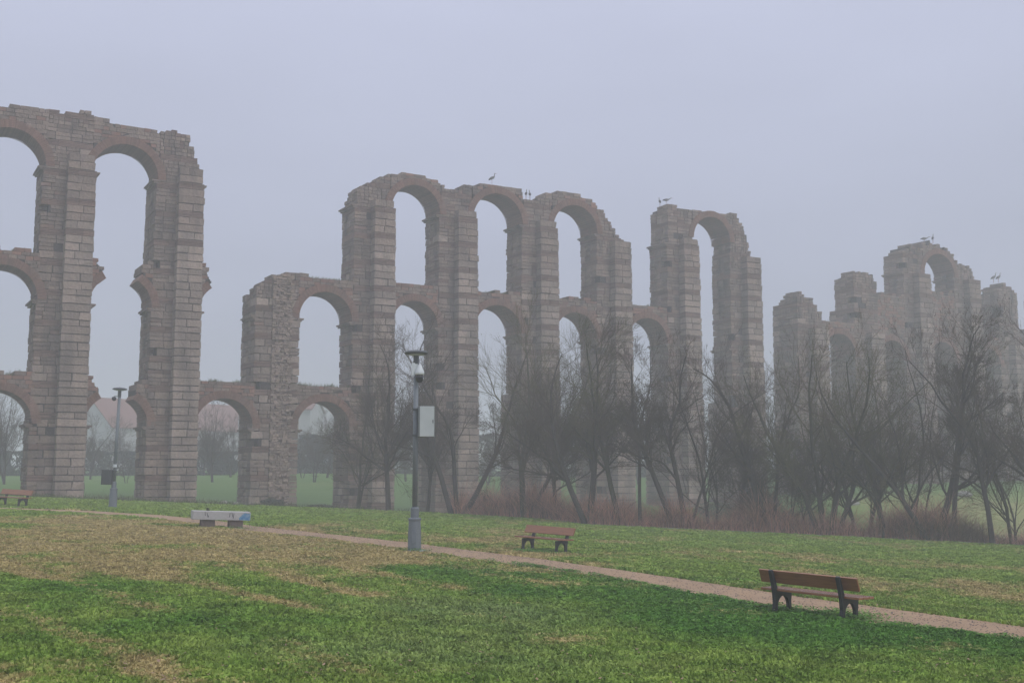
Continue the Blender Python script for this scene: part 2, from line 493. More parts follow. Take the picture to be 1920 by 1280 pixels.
def lawn(x, y):
    """dry, lush, pale in 0..1"""
    w = (fbm(x / 3.5, y / 3.5, 21) - .5) * 2.0
    w2 = (fbm(x / 2.2 + 50, y / 2.2, 23) - .5) * 2.0
    ch = {'dry': np.full_like(x, .33), 'lush': np.zeros_like(x), 'pale': np.zeros_like(x)}
    for cx, cy, rx, ry, amp, c in PATCH:
        r2 = ((x - cx + w * rx * .9) / rx) ** 2 + ((y - cy + w2 * ry * .9) / ry) ** 2
        ch[c] += amp * np.exp(-r2 * .9)
    ch['dry'] += (fbm(x / 2.0, y / 3.4, 3, 5) - .5) * 1.35 + (fbm(x / .6, y / .9, 8, 3) - .5) * .35
    # mowing / wheel streaks in the left foreground
    t = x * .80 + y * .60 + (fbm(x / 5, y / 5, 31) - .5) * 1.6
    st = np.cos(t * 2 * math.pi / 2.3)
    msk = sm(2.0, -4, x) * sm(34, 24, y)
    ch['dry'] += msk * (np.clip(st - .25, 0, 1) * .62 - np.clip(-st - .3, 0, 1) * .25)
    ch['lush'] += (fbm(x / 1.5, y / 2.2, 77) - .55) * 1.2 * (ch['lush'] > .05)
    # beyond the aqueduct: even green meadow
    far = sm(-1, 4, y - edge(x))
    br = sm(24, 30, x) * sm(75, 80, y) * sm(112, 96, y)
    ch['dry'] = ch['dry'] * (1 - far) + far * (.20 + .26 * br + (fbm(x / 9, y / 9, 4) - .5) * .5)
    ch['lush'] = ch['lush'] * (1 - far) + far * .75 * (1 - .8 * br)
    ch['pale'] = ch['pale'] * (1 - far) + far * .05
    # bare rim along the path
    return np.clip(ch['dry'], 0, 1.1), np.clip(ch['lush'], 0, 1), np.clip(ch['pale'], 0, 1)


# ground sheet
def axis(a, b, fine0, fine1, step, n):
    l = fine0 - np.geomspace(1, fine0 - a + 1, n)[::-1] + 1
    r = fine1 + np.geomspace(1, b - fine1 + 1, n) - 1
    return np.concatenate([l[:-1], np.arange(fine0, fine1, step), r])


gx = axis(-690, 690, -60, 70, .4, 22); gy = axis(-60, 740, 6, 135, .4, 22)
XX, YY = np.meshgrid(gx, gy)
xf, yf = XX.ravel(), YY.ravel()
zf = G(xf, yf)
d_, l_, p_ = lawn(xf, yf)
nx, ny = len(gx), len(gy)
idx = np.arange(nx * ny).reshape(ny, nx)
Fq = np.stack([idx[:-1, :-1], idx[:-1, 1:], idx[1:, 1:], idx[1:, :-1]], -1).reshape(-1, 4)
g = fastmesh('ground', np.stack([xf, yf, zf], 1), Fq, M['ground'], attrs={'soil_shade': sm(3, 0, yf - edge(xf)) * sm(8, 12, yf), 'dry': d_, 'lush': l_, 'pale': p_}, smooth=True)
tag(g, kind='structure')

# the dirt path as a ribbon over the lawn
mb = MB(); n = 160
xs = np.linspace(pux.min() + .2, 11.5, n)
for i, x in enumerate(xs):
    pass
pts = []
for t in np.linspace(0, 1, n):
    k = t * (len(pu) - 1); i = min(int(k), len(pu) - 2); f_ = k - i
    a = pu[i].lerp(pu[i + 1], f_); b = pl[i].lerp(pl[i + 1], f_)
    if a.y < b.y: a, b = b, a
    j1 = (vnoise(t * 70, 0, 1) - .5) * .22; j2 = (vnoise(t * 70, 5, 2) - .5) * .22
    dirv = (a - b); dirv.z = 0; L_ = max(dirv.length, .01); dirv /= L_
    a2 = a + dirv * float(j1 * 1.5 + .3); b2 = b - dirv * float(j2 * 1.5 + .32)
    pts.append([a2.lerp(b2, s) for s in (0, .2, .4, .6, .8, 1)])
vs = []
for row in pts:
    for p in row: vs.append((p.x, p.y, Gf(p.x, p.y) + .008))
fs = [(i * 6 + j, i * 6 + j + 1, (i + 1) * 6 + j + 1, (i + 1) * 6 + j) for i in range(n - 1) for j in range(5)]
mb.add(vs, fs)
tag(mb.build('path', M['dirt']), kind='structure')

# small stones and crumbs on the path
r = np.random.default_rng(3); n = 5200
k_ = r.uniform(0, n - 1, n); tt = r.uniform(.25, 1, n) * (len(pu) - 1.001); ii = tt.astype(int); ff = (tt - ii)[:, None]
PU = np.array([tuple(p) for p in pu]); PL = np.array([tuple(p) for p in pl])
q_ = r.beta(.7, .7, n)[:, None]
c3 = (PU[ii] * (1 - ff) + PU[ii + 1] * ff) * q_ + (PL[ii] * (1 - ff) + PL[ii + 1] * ff) * (1 - q_)
sz_ = r.uniform(.006, .022, n)[:, None]; an = r.uniform(0, 6.28, n)
base = np.stack([c3[:, 0], c3[:, 1], G(c3[:, 0], c3[:, 1]) + .009], 1)
V = []
for q in range(4):
    V.append(base + np.stack([np.cos(an + q * 1.57), np.sin(an + q * 1.57), 0 * an], 1) * sz_)
V.append(base + np.array([[0, 0, 1]]) * sz_ * .7)
V = np.stack(V, 1); o_ = np.arange(n)[:, None] * 5
Fc = np.concatenate([o_ + np.array([[a, (a + 1) % 4, 4]]) for a in range(4)])
tag(fastmesh('gravel', V.reshape(-1, 3), Fc, M['concrete_dark']), 'small dark stones and crumbs scattered over the dirt path', 'gravel', kind='stuff')

# kerb at the top of the river bank
mb = MB()
xs = np.arange(-1, 60, .5)
for i in range(len(xs) - 1):
    a = (xs[i], float(edge(xs[i])) + .05); b = (xs[i + 1], float(edge(xs[i + 1])) + .05)
    za, zb = Gf(*a), Gf(*b)
    mb.add([(a[0], a[1], za - .3), (b[0], b[1], zb - .3), (b[0], b[1] + .22, zb - .3), (a[0], a[1] + .22, za - .3),
            (a[0], a[1], za + .05), (b[0], b[1], zb + .05), (b[0], b[1] + .22, zb + .05), (a[0], a[1] + .22, za + .05)],
           [(0, 3, 2, 1), (4, 5, 6, 7), (0, 1, 5, 4), (2, 3, 7, 6)])
tag(mb.build('kerb', M['kerb']), kind='structure')

# river in the bottom of the valley
mb = MB()
mb.add([(6, 66, EYE - 5.05), (120, 60, EYE - 5.05), (120, 78, EYE - 5.05), (6, 74, EYE - 5.05)], [(0, 1, 2, 3)])
tag(mb.build('river_water', M['water']), kind='structure')

# ------------------------------------------------------------------ grass blades
def blades(N_, y0, y1, seed):
    r = np.random.default_rng(seed)
    y = np.exp(r.uniform(np.log(y0), np.log(y1), N_ * 2)) if y0 > 0 else None
    y = y[:N_ * 2]
    x = r.uniform(-1, 1, len(y)) * (.47 * y + 1.2)
    keep = (y < edge(x) - .05)
    jj = (vnoise(x * 2.2, y * 0, 3) - .5) * .3 + (fbm(x * 4, y * 4, 13) - .5) * .25
    on = (y < pathU(x) + .22 + jj) & (y > pathL(x) - .28 + jj)
    keep &= ~on
    x, y = x[keep][:N_], y[keep][:N_]
    return x, y, r


def make_blades():
    x, y, r = blades(620000, 11.0, 72.0, 5)
    n = len(x)
    dry, lush, pale = lawn(x, y)
    dp = pathL(x) - y                      # distance before the near rim of the path
    du = y - pathU(x)
    rim = np.exp(-np.clip(dp, 0, 9) / .9) * (dp > 0) * sm(-6, -2, x) + .35 * np.exp(-np.clip(du, 0, 9) / .5) * (du > 0)
    cl = fbm(x / .55, y / .7, 55, 3)
    h = (.028 + .035 * r.random(n)) * (1 - .45 * np.clip(dry, 0, 1)) * (.55 + 1.0 * cl) + .018 * np.clip(lush, 0, 1) + .05 * rim * (cl - .2)
    w = (.0065 + .00085 * y) * (.7 + .6 * r.random(n)) * (1 + .5 * lush)
    h = h + .0004 * y
    keep = r.random(n) < np.clip(1.25 - .45 * dry, .3, 1)
    x, y, h, w, dry, lush, pale, rim = [a[keep] for a in (x, y, h, w, dry, lush, pale, rim)]
    n = len(x)
    z = G(x, y)
    a = r.uniform(0, 2 * np.pi, n)
    lean = r.uniform(.15, 1.1, n) * h
    la = r.uniform(0, 2 * np.pi, n)
    V = np.zeros((n, 4, 3))
    V[:, 0] = np.stack([x - np.cos(a) * w, y - np.sin(a) * w, z - .005], 1)
    V[:, 1] = np.stack([x + np.cos(a) * w, y + np.sin(a) * w, z - .005], 1)
    tip = np.stack([x + np.cos(la) * lean, y + np.sin(la) * lean, z + h], 1)
    wt = w * (.15 + .75 * (r.random(n) < .35))
    V[:, 2] = tip + np.stack([np.cos(a) * wt, np.sin(a) * wt, 0 * a], 1)
    V[:, 3] = tip - np.stack([np.cos(a) * wt, np.sin(a) * wt, 0 * a], 1)
    Fc = np.arange(n * 4).reshape(n, 4)
    rep = lambda q: np.repeat(q, 4)
    o = fastmesh('grass', V.reshape(-1, 3), Fc, M['blades'], attrs={'dry': rep(dry), 'lush': rep(np.clip(lush + .7 * rim, 0, 1)), 'pale': rep(pale), 'rand': rep(np.clip(.55 * r.random(n) + .95 * fbm(x / .32, y / .5, 44, 3) - .25, 0, 1))})
    tag(o, 'short patchy green and straw coloured grass covering the lawn', 'grass', kind='stuff')


make_blades()


def make_clover():
    """taller broad-leaved weeds along the near rim of the path and at the feet of benches and lamp"""
    r = np.random.default_rng(9)
    xs_, ys_ = [], []
    x = r.uniform(-8, 11, 150000); off = r.exponential(.28, 150000)
    y = pathL(x) - off + .12
    dens = fbm(x / .8, y / .8, 61, 3) * (.35 + .9 * sm(-3, 2.5, x))
    k = r.random(len(x)) < np.clip((dens - .34) * 2.2, 0, 1)
    k &= r.random(len(x)) < .35
    xs_.append(x[k]); ys_.append(y[k])
    for (px, py, rad, cnt) in [(1560, 1155, .8, 2600), (1460, 1143, .5, 900), (1015, 1036, 1.0, 2200), (777, 1034, .5, 500), (1600, 1163, .5, 700), (990, 1034, .5, 500), (215, 954, .9, 500), (450, 992, .7, 300)]:
        c = hit(px, py); xs_.append(r.normal(c.x, rad * .55, cnt)); ys_.append(r.normal(c.y, rad * .4, cnt))
    # clump seeds everywhere on the green parts
    x = r.uniform(-12, 30, 90000); y = r.uniform(12, 58, 90000)
    dry, lush, pale = lawn(x, y)
    k = (lush > .35) & (fbm(x / .5, y / .5, 71, 3) > .60) & (y < edge(x)) & ~((y < pathU(x)) & (y > pathL(x)))
    xs_.append(x[k]); ys_.append(y[k])
    x = np.concatenate(xs_); y = np.concatenate(ys_); n = len(x)
    z = G(x, y); h = r.uniform(.02, .10, n) * (.6 + .8 * fbm(x / .4, y / .4, 66, 2))
    s = r.uniform(.012, .028, n)
    a = r.uniform(0, 2 * np.pi, n)
    t1 = np.stack([np.cos(a), np.sin(a), r.uniform(-.4, .4, n)], 1); t2 = np.stack([-np.sin(a), np.cos(a), r.uniform(-.5, .5, n)], 1)
    c = np.stack([x, y, z + h], 1)
    V = np.stack([c - t1 * s[:, None], c - t2 * s[:, None] * .8, c + t1 * s[:, None], c + t2 * s[:, None] * .8], 1)
    o = fastmesh('ground_cover', V.reshape(-1, 3), np.arange(n * 4).reshape(n, 4), M['blades'], attrs={'dry': np.full(n * 4, .0), 'lush': np.full(n * 4, .9), 'pale': np.zeros(n * 4), 'rand': np.repeat(r.random(n), 4)})
    tag(o, 'dark green leafy clover growing along the near edge of the dirt path', 'ground cover', kind='stuff')


make_clover()
r = np.random.default_rng(19); n = 5000
y = np.exp(r.uniform(np.log(11), np.log(60), n)); x = r.uniform(-1, 1, n) * .47 * y
k_ = (y < edge(x)) & (fbm(x / 2.5, y / 2.5, 17, 3) > .45); x, y = x[k_], y[k_]; n = len(x)
s_ = r.uniform(.015, .035, n)[:, None]; a = r.uniform(0, 6.28, n)
t1 = np.stack([np.cos(a), np.sin(a), r.uniform(-.5, .5, n)], 1); t2 = np.stack([-np.sin(a), np.cos(a), r.uniform(-.5, .5, n)], 1)
c_ = np.stack([x, y, G(x, y) + r.uniform(.03, .06, n)], 1)
V = np.stack([c_ - t1 * s_, c_ - t2 * s_ * .55, c_ + t1 * s_, c_ + t2 * s_ * .55], 1)
tag(fastmesh('fallen_leaves', V.reshape(-1, 3), np.arange(n * 4).reshape(n, 4), M['straw'], fattrs={'tint': r.random(n)}), 'scattered small dry leaves lying on the lawn', 'leaves', kind='stuff')

# ------------------------------------------------------------------ the aqueduct
AX, AY, AANG = -30.94, 78.75, R(60.28)
U = Vector((math.sin(AANG), math.cos(AANG), 0))           # along the aqueduct, away to the right
NN = Vector((U.y, -U.x, 0))                                # towards the photographer
SP = 7.5
FR = 1.35                                                  # half thickness of arches
Z1, Z2, Z3 = 24.3 + EYE, 15.0 + EYE, 6.75 + EYE
PSH = {1: .1, 2: .05, 3: 0, 4: 0, 5: -.26, 6: -.1, 7: -.12, 8: -.07, 9: -.3, 10: .45, 11: .55, 12: .15, 13: .3, 14: -.3}


def pc(k): return SP * (k - 1) + PSH.get(k, 0)


AROT = math.atan2(U.y, U.x)


def sz(px, py, off=FR):
    """photo pixel -> (s, z) on the front plane of the aqueduct"""
    v = (640 - py) / F; h = (px - 960) / F
    d = Vector((h, cp - v * sp, sp + v * cp))
    P0 = Vector((AX, AY, EYE)) + NN * off
    t = (P0 - Vector((0, 0, EYE))).dot(NN) / d.dot(NN)
    p = Vector((0, 0, EYE)) + d * t
    return ((p - P0).dot(U), p.z)


def contour(pl_):
    q = sorted(sz(*p) for p in pl_)
    return np.array([a for a, b in q]), np.array([b for a, b in q])


SKY = {}
secA = contour([(-200, 172), (-40, 190), (0, 196), (75, 200), (100, 205), (118, 212), (122, 209), (160, 208), (195, 220), (200, 225), (250, 235), (257, 243), (261, 235), (285, 240), (300, 247), (333, 243), (340, 250), (354, 255), (357, 270), (366, 290), (370, 308), (381, 316)])
secB = contour([(452, 576), (455, 570), (470, 562), (480, 548), (488, 535), (510, 518), (530, 513), (560, 513), (600, 519), (634, 521)])
secC = contour([(636, 420), (640, 412), (647, 405), (655, 385), (662, 372), (665, 358), (690, 345), (710, 332), (730, 326), (770, 323), (800, 330), (830, 343), (840, 352), (860, 352), (880, 345), (910, 344), (950, 350), (975, 356), (985, 372), (1005, 374), (1025, 365), (1050, 360), (1075, 361), (1100, 370), (1120, 385), (1135, 400), (1147, 418), (1155, 435), (1165, 445), (1172, 452), (1176, 458)])
secD = contour([(1211, 470), (1213, 445), (1217, 420), (1222, 400), (1228, 392), (1240, 388), (1260, 382), (1275, 388), (1300, 392), (1350, 397), (1385, 402), (1390, 420), (1398, 428), (1402, 450), (1405, 470), (1412, 485), (1422, 495)])
secE = contour([(1452, 586), (1456, 578), (1465, 575), (1475, 558), (1485, 545), (1495, 552), (1515, 560), (1530, 565), (1540, 577), (1545, 580)])
secF = contour([(1562, 540), (1575, 525), (1600, 512), (1612, 507), (1635, 508), (1640, 523), (1649, 528)])
secG = contour([(1655, 515), (1662, 512), (1664, 485), (1672, 465), (1690, 458), (1705, 460), (1740, 455), (1760, 457), (1775, 465), (1785, 475), (1800, 485), (1820, 500), (1826, 518), (1840, 528), (1845, 545)])
secH = contour([(1850, 530), (1870, 528), (1885, 532), (1890, 540), (1960, 545), (2000, 560)])
SECT = {}
for ks, sec in (((-1, 0, 1, 2), secA), ((3,), secB), ((4, 5, 6, 7), secC), ((8, 9), secD), ((10,), secE), ((11,), secF), ((12, 13), secG), ((14, 15), secH)):
    for k in ks: SECT[k] = sec


def ztop(k, s):
    sec = SECT[k]
    base = float(np.interp(s, sec[0], sec[1]))
    if k >= 10: return base + (round(float(vnoise(s * 2.1, k * 3.1, 5)) * 4) / 4 - .6) * 1.1
    return base + (float(vnoise(s * 2.3, k * 3.1, 5)) - .5) * .12


aq = empty('aqueduct_ruin', (AX, AY, 0), AROT)
tag(aq, 'tall ruined aqueduct of stone piers and brick arches, the long stretch left of the gap', 'aqueduct')
aq2 = empty('aqueduct_ruin', (AX, AY, 0), AROT)
tag(aq2, 'broken far stretch of the stone aqueduct fading in fog behind the right trees', 'aqueduct')
# local frame of both: x = along (s), y = -n (positive away from the photographer), z world
HW0 = 1.65
PER = 8.25 / 4
SPR = {1: Z1 - 3.45, 2: Z2 - 3.30, 3: Z3 - 3.30}          # springings


def gz_local(s, yl=0):
    p = Vector((AX, AY, 0)) + U * s - NN * yl
    return Gf(p.x, p.y)


def courses(z0, z1):
    """(z, height, kind) list: three ashlar courses then a band of bricks"""
    out = []
    b0 = SPR[1] - .15 - .42
    k0 = math.floor((z0 - b0) / PER) - 1
    z = b0 + k0 * PER
    while z < z1:
        out.append((z, .42, 'b'))
        hs = (PER - .42) / 3
        for i in range(3): out.append((z + .42 + i * hs, hs, 'g'))
        z += PER
    return [c for c in out if c[0] + c[1] > z0 and c[0] < z1]


def pier(k, root):
    s0 = pc(k)
    g0 = min(gz_local(s0 - 2), gz_local(s0 + 2), gz_local(s0, 2), gz_local(s0, -2)) - .6
    sec = SECT[k]
    zlow = min(ztop(k, s0 + d) for d in (-1.5, -1, -.5, 0, .5, 1, 1.5))
    top = max(ztop(k, s0 + d) for d in (-1.5, -1, -.5, 0, .5, 1, 1.5)) + .1
    mb = MB(); core = MB(); buts = {-1: MB(), 1: MB()}
    eroded = (k == 3)
    r = random.Random(100 + k)
    zsh = {3: r.uniform(-.1, .1)}.get(k, 0)

    def hw(z):
        t = max(0, min(1, (z - g0) / 25))
        w = HW0 + .13 * (1 - t)
        if k <= 1: w += .07
        if z > SPR[1] and k not in (3, 10, 11, 12, 13): w -= .16
        if z > Z3 and 4 <= k <= 9: w -= .09
        elif z > SPR[2]: w -= .04
        return w
    for (z, h, kd) in courses(g0, top):
        w = hw(z + h / 2) + r.uniform(-.025, .025)
        dn = 1.3 + .06 * (1 - (z - g0) / 25)
        if kd == 'b': w -= .03; dn_ = dn - .03
        else: dn_ = dn
        sub = 1
        hh = h
        # core: cut along s and along n
        cuts = [-w]
        fine = z + h > zlow - .6
        if fine: kd = 'g' if kd == 'g' else 'b'
        x = -w + (r.uniform(.2, .4) if fine else r.uniform(.45, 1.1))
        while x < w - (.18 if fine else .4):
            cuts.append(x); x += r.uniform(.25, .5) if fine else r.uniform(.5, 1.1)
        cuts.append(w)
        ncut = [-dn_, r.uniform(-.5, -.2), r.uniform(.3, .6), dn_] if kd == 'g' else [-dn_, dn_]
        for i in range(len(cuts) - 1):
            for j in range(len(ncut) - 1):
                xa, xb = cuts[i], cuts[i + 1]
                cx = (xa + xb) / 2
                zcut = ztop(k, s0 + cx) - (.55 if j == len(ncut) - 2 and len(ncut) > 2 else 0)
                if z + h * (.25 if fine else .5) > zcut: continue
                if not fine and j == 0 and kd == 'g' and r.random() < .05: continue
                if not fine and j not in (0, len(ncut) - 2) and i not in (0, len(cuts) - 2): continue
                gap = .022 if kd == 'g' else .0
                o = r.uniform(-.035, .045)
                ya, yb = ncut[j], ncut[j + 1]
                if j == 0: ya -= o
                if j == len(ncut) - 2: yb += o
                if i == 0: xa -= r.uniform(-.05, .05)
                if i == len(cuts) - 2: xb += r.uniform(-.05, .05)
                if kd == 'g':
                    if fine or (z > Z2 and r.random() < .7) or r.random() < .45:   # upper courses: two thin rows of masonry
                        for q in (0, 1):
                            if fine and z + h * (.25 + .5 * q) > zcut: continue
                            mb.box((s0 + (xa + xb) / 2, (ya + yb) / 2, z + h * (.25 + .5 * q)), (xb - xa - 2 * gap, yb - ya - 2 * gap, h / 2 - .04), 0, r.random(), 0 if r.random() < .90 else 1, .022)
                    else:
                        mb.box((s0 + (xa + xb) / 2, (ya + yb) / 2, z + h / 2), (xb - xa - 2 * gap, yb - ya - 2 * gap, h - .075), 0, r.random(), 4 if (k == 3 or r.random() < .25) else 0, .034)
                else:
                    for q in range(4):
                        if z + h * (.125 + .25 * q) > zcut: continue
                        e_ = r.uniform(-.02, .02)
                        mb.box((s0 + (xa + xb) / 2, (ya + yb) / 2, z + h * (.125 + .25 * q)), (xb - xa + e_, yb - ya + e_, h / 4 - .02), 0, r.random(), 1, .008)
        zt = min(z + h, ztop(k, s0))
        # buttresses (front one shifted to the right, rear one to the left)
        for side in (-1, 1):
            if eroded and side == -1: continue
            if side == 1 and 4 <= k < 10 and z > Z3: continue
            if k in (10, 11, 14, 15) and z > Z2 + (1.2 if side == 1 else -1): continue
            if k in (12, 13) and z > (Z2 + 2 if side == 1 else Z1 - 4): continue
            but = buts[side]
            bw0, bw1 = (-.20, min(w, 1.66)) if side == -1 else (-min(w, 1.66), .20)
            lim = min(ztop(k, s0 + bw0 + .4), ztop(k, s0 + bw1 - .4), Z1 - .55 if k not in (3,) else 99)
            lim = min(lim, Z1 - 2.0 if k <= 2 else (SPR[1] + .4 if k != 3 else 99))
            if z + h > lim: continue
            pr = .75 + .08 * (1 - (z - g0) / 25)
            low = z < Z2 + 1 and side == -1 and k <= 2
            nb = [bw0, bw0 + (bw1 - bw0) * r.uniform(.35, .65), bw1] if r.random() < .75 else [bw0, bw1]
            kind = 'g' if (kd == 'g' or (z < Z2 and side == -1 and k in (1, 2)) or (z < Z3 + 2 and k in (5, 6, 7))) else 'b'
            for i in range(len(nb) - 1):
                xa, xb = nb[i], nb[i + 1]
                o = r.uniform(-.03, .04)
                y0_, y1_ = (-dn - pr - o, -dn + .1) if side == -1 else (dn - .1, dn + pr + o)
                if kind == 'g':
                    but.box((s0 + (xa + xb) / 2, (y0_ + y1_) / 2, z + h / 2), (xb - xa - .04, y1_ - y0_, h - .07), 0, .25 + .75 * r.random(), 4 if z < Z2 + 2 else 0, .034)
                else:
                    for q in range(4):
                        but.box((s0 + (xa + xb) / 2, (y0_ + y1_) / 2, z + h * (.125 + .25 * q)), (xb - xa - .01, y1_ - y0_ - .03, h / 4 - .02), 0, r.random(), 1, .008)
            # dark mortar backing of the joints
            but.box((s0 + (bw0 + bw1) / 2, side * (dn + (pr - .1) / 2 - .03), z + h / 2), (bw1 - bw0 - .12, pr - .04, h - .002), 0, .4, 2)
    # mortar core follows the broken top in steps
    for a in np.arange(-1.5, 1.5, .3):
        t_ = ztop(k, s0 + a + .15) - .3
        ww = 1.29
        if -ww < a + .15 < ww:
            xa, xb = max(a, -ww), min(a + .3, ww)
            core.box((s0 + (xa + xb) / 2, 0, (g0 + t_) / 2), (xb - xa + .001, 2.44, t_ - g0), 0, .4, 2)
    if eroded:   # exposed rubble core in the middle of the face
        for (z, h, kd) in courses(g0, top):
            zz = z
            while zz < z + h:
                x = -.42
                while x < .95:
                    bw = r.uniform(.14, .34); bh = r.uniform(.1, .2)
                    if zz + .15 < ztop(k, s0 + x + .3) and r.random() < .86:
                        mb.box((s0 + x + bw / 2, -1.36 - r.uniform(-.06, .05), zz + bh / 2), (bw, .25, bh), 0, r.random(), 3, .045)
                    x += bw + .01
                zz += .17
    o = mb
    o.v += core.v; n0 = len(mb.v) - len(core.v)
    for f, t, m_ in zip(core.f, core.t, core.m):
        mb.f.append(tuple(i + n0 for i in f)); mb.t.append(t); mb.m.append(m_)
    MM = [M['granite'], M['band'], M['mortar'], M['rubble'], M['ashlar']]
    p = mb.build('pier', MM, root)
    for b_ in buts.values():
        if b_.f: b_.build('buttress', MM, p)
    # imposts
    for tier in (1, 2, 3):
        z = SPR[tier]
        for sgn in (-1, 1):
            if z + .3 > ztop(k, s0 + sgn * 1.4): continue
            if tier == 3 and k >= 5: continue
            if tier == 1 and k in (8, 9) and r.random() < .5: continue
            w = hw(z - .2); im = MB()
            for (dz, pr, hh) in ((-.10, .30, .12), (-.22, .17, .12)):
                im.box((s0 + sgn * (w + pr / 2 - .1), 0, z + dz), (pr + .2, 2.62 + (.1 if pr > .2 else 0), hh), 0, .35, 0, .02)
            im.build('impost', MM, p)
    return p


def arch(k, tier, root, half=None, thick=1.1, name='arch', topf=None):
    """arch between pier k and k+1; half='L'/'R' keeps only the stub on that side"""
    r = random.Random(k * 10 + tier)
    wa = HW0 + (.02 if tier == 1 else .0) - (.16 if tier == 1 else 0)
    a, b = pc(k) + wa, pc(k + 1) - wa
    sc_ = (a + b) / 2; Rr = (b - a) / 2
    zs = SPR[tier] + (.75 if (k, tier) == (8, 1) else 0)
    topz = {1: Z1, 2: Z2, 3: Z3}[tier]
    if topf is None:
        def topf(s): return (ztop(k, s) if tier == 1 else topz + (float(vnoise(s * 1.7, tier * 5.0, 9)) - .5) * .2)
    T = FR - .05
    mb = MB()

    def tip(off, z):
        # outline of a stub: how far the broken masonry reaches out of the pier
        zt = zs + 2.1
        lim = .95 - .55 * max(0, z - zt) - .12 * (float(vnoise(z * 3, k * 7.7, 3)) - .5) * 4
        return off < lim
    ring = .56
    nv = 36
    for i in range(nv):
        t0, t1 = math.pi * i / nv, math.pi * (i + 1) / nv
        tm = (t0 + t1) / 2
        cx, cz = sc_ + (Rr + .28) * math.cos(tm), zs + (Rr + .28) * math.sin(tm)
        if half:
            off = (cx - a) if half == 'L' else (b - cx)
            if not tip(off, cz): continue
        if cz > topf(cx): continue
        pr = r.uniform(0, .015)
        sub = 4 if True else 1
        for q in range(sub):
            u0, u1 = t0 + (t1 - t0) * q / sub + .004, t0 + (t1 - t0) * (q + 1) / sub - .004
            e1 = r.uniform(-.02, .02)
            poly = [(sc_ + Rr * math.cos(u0), zs + Rr * math.sin(u0)), (sc_ + (Rr + ring + e1) * math.cos(u0), zs + (Rr + ring + e1) * math.sin(u0)),
                    (sc_ + (Rr + ring + e1) * math.cos(u1), zs + (Rr + ring + e1) * math.sin(u1)), (sc_ + Rr * math.cos(u1), zs + Rr * math.sin(u1))]
            mb.prism(poly, -T - .05 - pr, T + .05 + pr, r.uniform(.1, .9), 1)
    # spandrel masonry
    zz = zs + .1
    while zz < max(topz, topf(sc_)) + 1.2:
        h = r.uniform(.22, .32)
        x = a - .05
        while x < b + .05:
            w_ = r.uniform(.35, .75)
            xb = min(x + w_, b + .05)
            cx, cz = (x + xb) / 2, zz + h / 2
            dist = math.hypot(cx - sc_, cz - zs)
            ok = dist > Rr + ring - .02 and cz < topf(cx) - .02
            if half:
                off = (cx - a) if half == 'L' else (b - cx)
                ok = ok and tip(off, cz)
            if ok:
                o = r.uniform(-.05, .03)
                mb.box((cx, 0, cz), (xb - x - .03, 2 * (T + o), h - .03), 0, r.random() * .8, 1 if r.random() < (.4 if tier > 1 else .2) else 0, .02)
            x = xb
        zz += h
    # mortar fill, columns
    nc = 44
    for i in range(nc):
        xa, xb = a + (b - a) * i / nc, a + (b - a) * (i + 1) / nc
        cx = (xa + xb) / 2
        zi = zs + math.sqrt(max(0, (Rr + .06) ** 2 - (cx - sc_) ** 2))
        zt = topf(cx) - .14
        if half:
            off = (cx - a) if half == 'L' else (b - cx)
            zz_ = [q for q in np.arange(zi, zt, .05) if tip(off + .05, q)]
            if len(zz_) < 3: continue
            zi, zt = zz_[0], zz_[-1] - .05
        if zt - zi < .05: continue
        mb.box((cx, 0, (zi + zt) / 2), (xb - xa + .001, 2 * T - .12, zt - zi), 0, .4, 2)
    o = mb.build(name, [M['granite'], M['brick'], M['mortar'], M['rubble']], root)
    return o, a, b, topf


def weeds(a, b, topf, parent, dens=26, hmax=.3):
    r = np.random.default_rng(int(a * 10) % 1000 + 1)
    n = int((b - a) * dens * 9)
    s = r.uniform(a, b, n); yl = r.uniform(-FR + .05, FR - .05, n)
    cl = fbm(s * 1.1, yl, 15, 3)
    h = r.uniform(.05, hmax, n) * np.clip((cl - .3) * 3, .15, 1)
    zt = np.array([topf(q) for q in s]) - .1
    w = r.uniform(.012, .03, n); an = r.uniform(0, 6.28, n); lx = r.uniform(-.5, .5, n) * h; ly = r.uniform(-.5, .5, n) * h
    V = np.zeros((n, 3, 3))
    V[:, 0] = np.stack([s - np.cos(an) * w, yl - np.sin(an) * w, zt], 1)
    V[:, 1] = np.stack([s + np.cos(an) * w, yl + np.sin(an) * w, zt], 1)
    V[:, 2] = np.stack([s + lx, yl + ly, zt + h], 1)
    o = fastmesh('weeds', V.reshape(-1, 3), np.arange(n * 3).reshape(n, 3), M['weed'], parent, fattrs={'tint': r.random(n)})
    o['kind'] = 'stuff'
    return o


